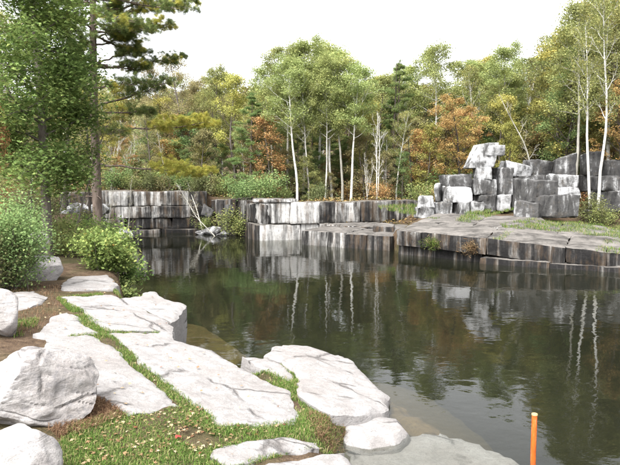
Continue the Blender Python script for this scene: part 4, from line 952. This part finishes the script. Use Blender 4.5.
# ------------------------------------------------------------------ grass, leaves and litter
def inside_any(P, polys, grow=0.0):
    r = np.zeros(len(P), bool)
    for q in polys: r |= poly_sd(P, q) < grow
    return r
def px_poly(pxs, dz=.0): return np.array([tuple(on_land(px, py, dz)[:2]) for px, py in pxs])
def blades(name, P, z, h, wdt, mat, rng, lean=.5):
    N = len(P); h = h * rng.uniform(.45, 1.25, N); az = rng.uniform(0, 6.28, N); d_ = np.stack([np.cos(az), np.sin(az), np.zeros(N)], 1); s = np.stack([-np.sin(az), np.cos(az), np.zeros(N)], 1)
    b = np.stack([P[:, 0], P[:, 1], z], 1); l1 = rng.uniform(.05, lean, N)[:, None]
    m = b + d_ * (h[:, None] * .4 * l1) + np.array([0, 0, 1]) * (h * .6)[:, None]; t = b + d_ * (h[:, None] * 1.1 * l1) + np.array([0, 0, 1]) * (h * (1 - .4 * l1[:, 0]))[:, None]
    w = wdt * rng.uniform(.6, 1.3, N)[:, None]; V = np.stack([b - s * w, b + s * w, m + s * w * .7, m - s * w * .7, m + s * w * .7, t, t, m - s * w * .7], 1)
    V = np.stack([b - s * w, b + s * w, m + s * w * .75, m - s * w * .75, t + s * w * .12, t - s * w * .12], 1).reshape(-1, 3)
    i = np.arange(N)[:, None] * 6; F = np.concatenate([i + [0, 1, 2, 3], i + [3, 2, 4, 5]], 0)
    return mesh_np(name, V, F, mat, False, np.repeat(rng.uniform(0, 1, N), 6))
def scatter(poly, n, rng, avoid=(), grow=.0, clump=None):
    lo = poly.min(0); hi = poly.max(0); P = rng.uniform(lo, hi, (n, 2)); P = P[poly_sd(P, poly) < 0]
    if len(avoid): P = P[~inside_any(P, avoid, grow)]
    if clump is not None: P = P[np.array([noise.noise(Vector((p[0] * clump[0], p[1] * clump[0], clump[2]))) + rng.normal() * .12 > clump[1] for p in P])]
    return P
rg = np.random.default_rng(55)
strip = px_poly([(56, 299), (100, 294), (180, 345), (240, 350), (262, 350), (280, 345), (300, 365), (330, 408), (346, 415), (346, 442), (205, 478), (36, 478), (72, 426), (126, 411), (88, 350), (50, 338), (76, 318)])
crack2 = px_poly([(222, 350), (244, 352), (270, 368), (297, 384), (312, 405), (335, 414), (325, 420), (304, 420), (294, 390), (266, 375), (238, 362), (215, 352)], .0)
crack3 = px_poly([(264, 352), (276, 350), (292, 362), (296, 375), (282, 366)], .0)
lefts = px_poly([(12, 322), (40, 318), (34, 334), (14, 338)]); path_e = px_poly([(112, 290), (130, 292), (128, 297), (115, 295)])
P = [scatter(strip, 330000, rg, SLABPOLY, -.035, (2.3, -.26, 4.0)), scatter(crack2, 26000, rg, SLABPOLY, -.06), scatter(crack3, 7000, rg, SLABPOLY, -.12), scatter(lefts, 2500, rg, SLABPOLY, 0, (2, -.1, 2)), scatter(path_e, 1200, rg, SLABPOLY, 0)]
P = np.concatenate(P); tag(obj('grass', blades('grass', P, terrain(P[:, 0], P[:, 1]), .055, .0032, L['grass'], rg, .9)), 'short green grass growing between the near slabs', 'grass', kind='stuff')
dry = px_poly([(48, 430), (88, 395), (104, 398), (128, 416), (100, 428), (60, 440)]); P = scatter(dry, 5000, rg, SLABPOLY[3:4], 0.0)
P2 = scatter(px_poly([(305, 415), (345, 412), (346, 436), (318, 440)]), 2500, rg, SLABPOLY, -.02); P3 = scatter(px_poly([(10, 286), (60, 286), (62, 312), (35, 335), (12, 335)]), 3500, rg, SLABPOLY, 0)
P = np.concatenate([P, P2, P3]); tag(obj('dry_grass', blades('dry_grass', P, terrain(P[:, 0], P[:, 1]), .075, .003, L['drygrass'], rg, 1.4)), 'dry brown grass beside the big boulder and on the earth path', 'grass', kind='stuff')
# fallen leaves
lf = px_poly([(40, 300), (130, 280), (250, 350), (390, 412), (330, 445), (210, 470), (60, 470), (60, 420)]); P = scatter(lf, 800, rg, SLABPOLY, 0.0)
P = np.concatenate([P, scatter(px_poly([(60, 410), (180, 405), (290, 425), (220, 460), (80, 470)]), 700, rg, SLABPOLY, 0)])
z = terrain(P[:, 0], P[:, 1]) + rg.uniform(.02, .05, len(P)); on = scatter(lf, 300, rg); on = on[inside_any(on, SLABPOLY, -.06)]; zo = np.maximum(land(on[:, 0], on[:, 1]), 0) + .075
V = np.concatenate([np.column_stack([P, z]), np.column_stack([on, zo])]); tag(obj('fallen_leaves', leaf_mesh('fallen_leaves', V, .045, rg, L['litter'], 'maple', 2.5)), 'small tan fallen leaves strewn over grass and slabs', 'leaves', kind='stuff')
b = NB('red_leaf'); b.principled((.42, .035, .03), .6); q = on_land(178, 442)
tag(obj('fallen_leaf', leaf_mesh('fallen_leaf', [(q.x, q.y, q.z + .065)], .11, np.random.default_rng(12), b.m, 'maple', 9)), 'single red fallen leaf on the foreground grass', 'leaf')
# grass on the ledge
def ledge_poly(pxs): return np.array([tuple(on_land(px, py, .12)[:2]) for px, py in pxs])
LG = [([(455, 222), (470, 213), (500, 209), (520, 209), (505, 216), (470, 224)], 9000, .2), ([(500, 226), (520, 221), (560, 224), (625, 228), (625, 238), (580, 235), (530, 230), (505, 231)], 14000, .15), ([(595, 246), (605, 240), (625, 240), (625, 249)], 3000, .15), ([(492, 238), (505, 232), (515, 232), (500, 238)], 1200, .12), ([(366, 222), (380, 216), (420, 214), (415, 219)], 5000, .25), ([(425, 219), (440, 217), (436, 221)], 800, .12)]
PP = []; HH = []
for pxs, n, h in LG:
    q = ledge_poly(pxs); s = scatter(q, n, rg, (), 0, (1.3, -.16, h * 40)); PP.append(s); HH.append(np.full(len(s), h))
PP = np.concatenate(PP); HH = np.concatenate(HH); zt = np.where(PP[:, 0] > 3.9, ledge_z(PP[:, 0], PP[:, 1]), land(PP[:, 0], PP[:, 1]))
tag(obj('grass', blades('grass', PP, zt - .03, HH * .8, .006, L['grass'], rg, .9)), 'grass strips growing on the right ledge before the blocks', 'grass', kind='stuff')
for i, (px, py, lab) in enumerate([(434, 243, 'tuft of grass hanging on the ledge face left of the streaked stones'), (473, 247, 'smaller dry tuft hanging on the ledge face')]):
    s = [q for q in np.linspace(0, 5, 200)]; best = min(s, key=lambda t: abs((at_y(px, py, fpt(t)[1]).x) - fpt(t)[0])); f = fpt(best); zz = at_y(px, py, f[1]).z
    n = 900; C = np.column_stack([f[0] + rg.normal(size=n) * .22, f[1] - .05 + rg.normal(size=n) * .1, zz + rg.normal(size=n) * .12]); tag(obj('grass_tuft', leaf_mesh('grass_tuft', C, .16, rg, L['grass'] if i == 0 else L['drygrass'], 'blade', .3)), lab, 'grass tuft')
# litter and ground cover of the wood
n = 42000; x = rg.uniform(-24, 26, n); y = rg.uniform(33, 56, n); k = poly_sd(np.stack([x, y], 1), POND) > 1.0; k &= ~((x > 3.5) & (y < 33.5)); x, y = x[k], y[k]
V = np.stack([x, y, land(x, y) + rg.uniform(.02, .3, len(x)) ** 1.3], 1); tag(obj('forest_litter', leaf_mesh('forest_litter', V, .16, rg, L['floor'], 'rhomb', .8)), 'brown leaf litter and low growth under the far trees', 'undergrowth', kind='stuff')
# far wooded hill
n = 1000; tx = rg.uniform(-190, 190, n); ty = rg.uniform(78, 250, n); tz = land(tx, ty); K = 300; g = rg.normal(size=(n, K, 3)); g /= np.linalg.norm(g, axis=2)[..., None]; hh = rg.uniform(7, 12, n)
V = np.stack([tx, ty, tz + hh * .55], 1)[:, None] + g * np.stack([hh * .3, hh * .3, hh * .48], 1)[:, None] * rg.uniform(.5, 1, (n, K, 1)); v = np.repeat(rg.uniform(0, 1, n), K) * .7 + rg.uniform(0, .3, n * K)
tag(obj('wooded_hill', leaf_mesh('wooded_hill', V.reshape(-1, 3), np.repeat(.0055 * ty, K), rg, L['far'], 'rhomb', .4, v)), 'distant wooded hill behind the trees', 'forest', kind='stuff')


# ------------------------------------------------------------------ twins: say which is which by their place
def split_twins():
    by = {}
    for o in scene.objects:
        if o.parent is None and o.get('label'): by.setdefault(o['label'], []).append(o)
    for lab, os_ in by.items():
        n = len(os_)
        if 2 <= n <= 7:
            os_.sort(key=lambda o: o.location.x / o.location.y)
            for o, w in zip(os_, ['left one', 'right one'] if n == 2 else ['left one', 'middle one', 'right one'] if n == 3 else ['leftmost', 'second', 'third', 'fourth', 'fifth', 'sixth'][:n - 1] + ['rightmost']): o['label'] = w + ', ' + lab if len(lab.split()) <= 14 else lab
split_twins()
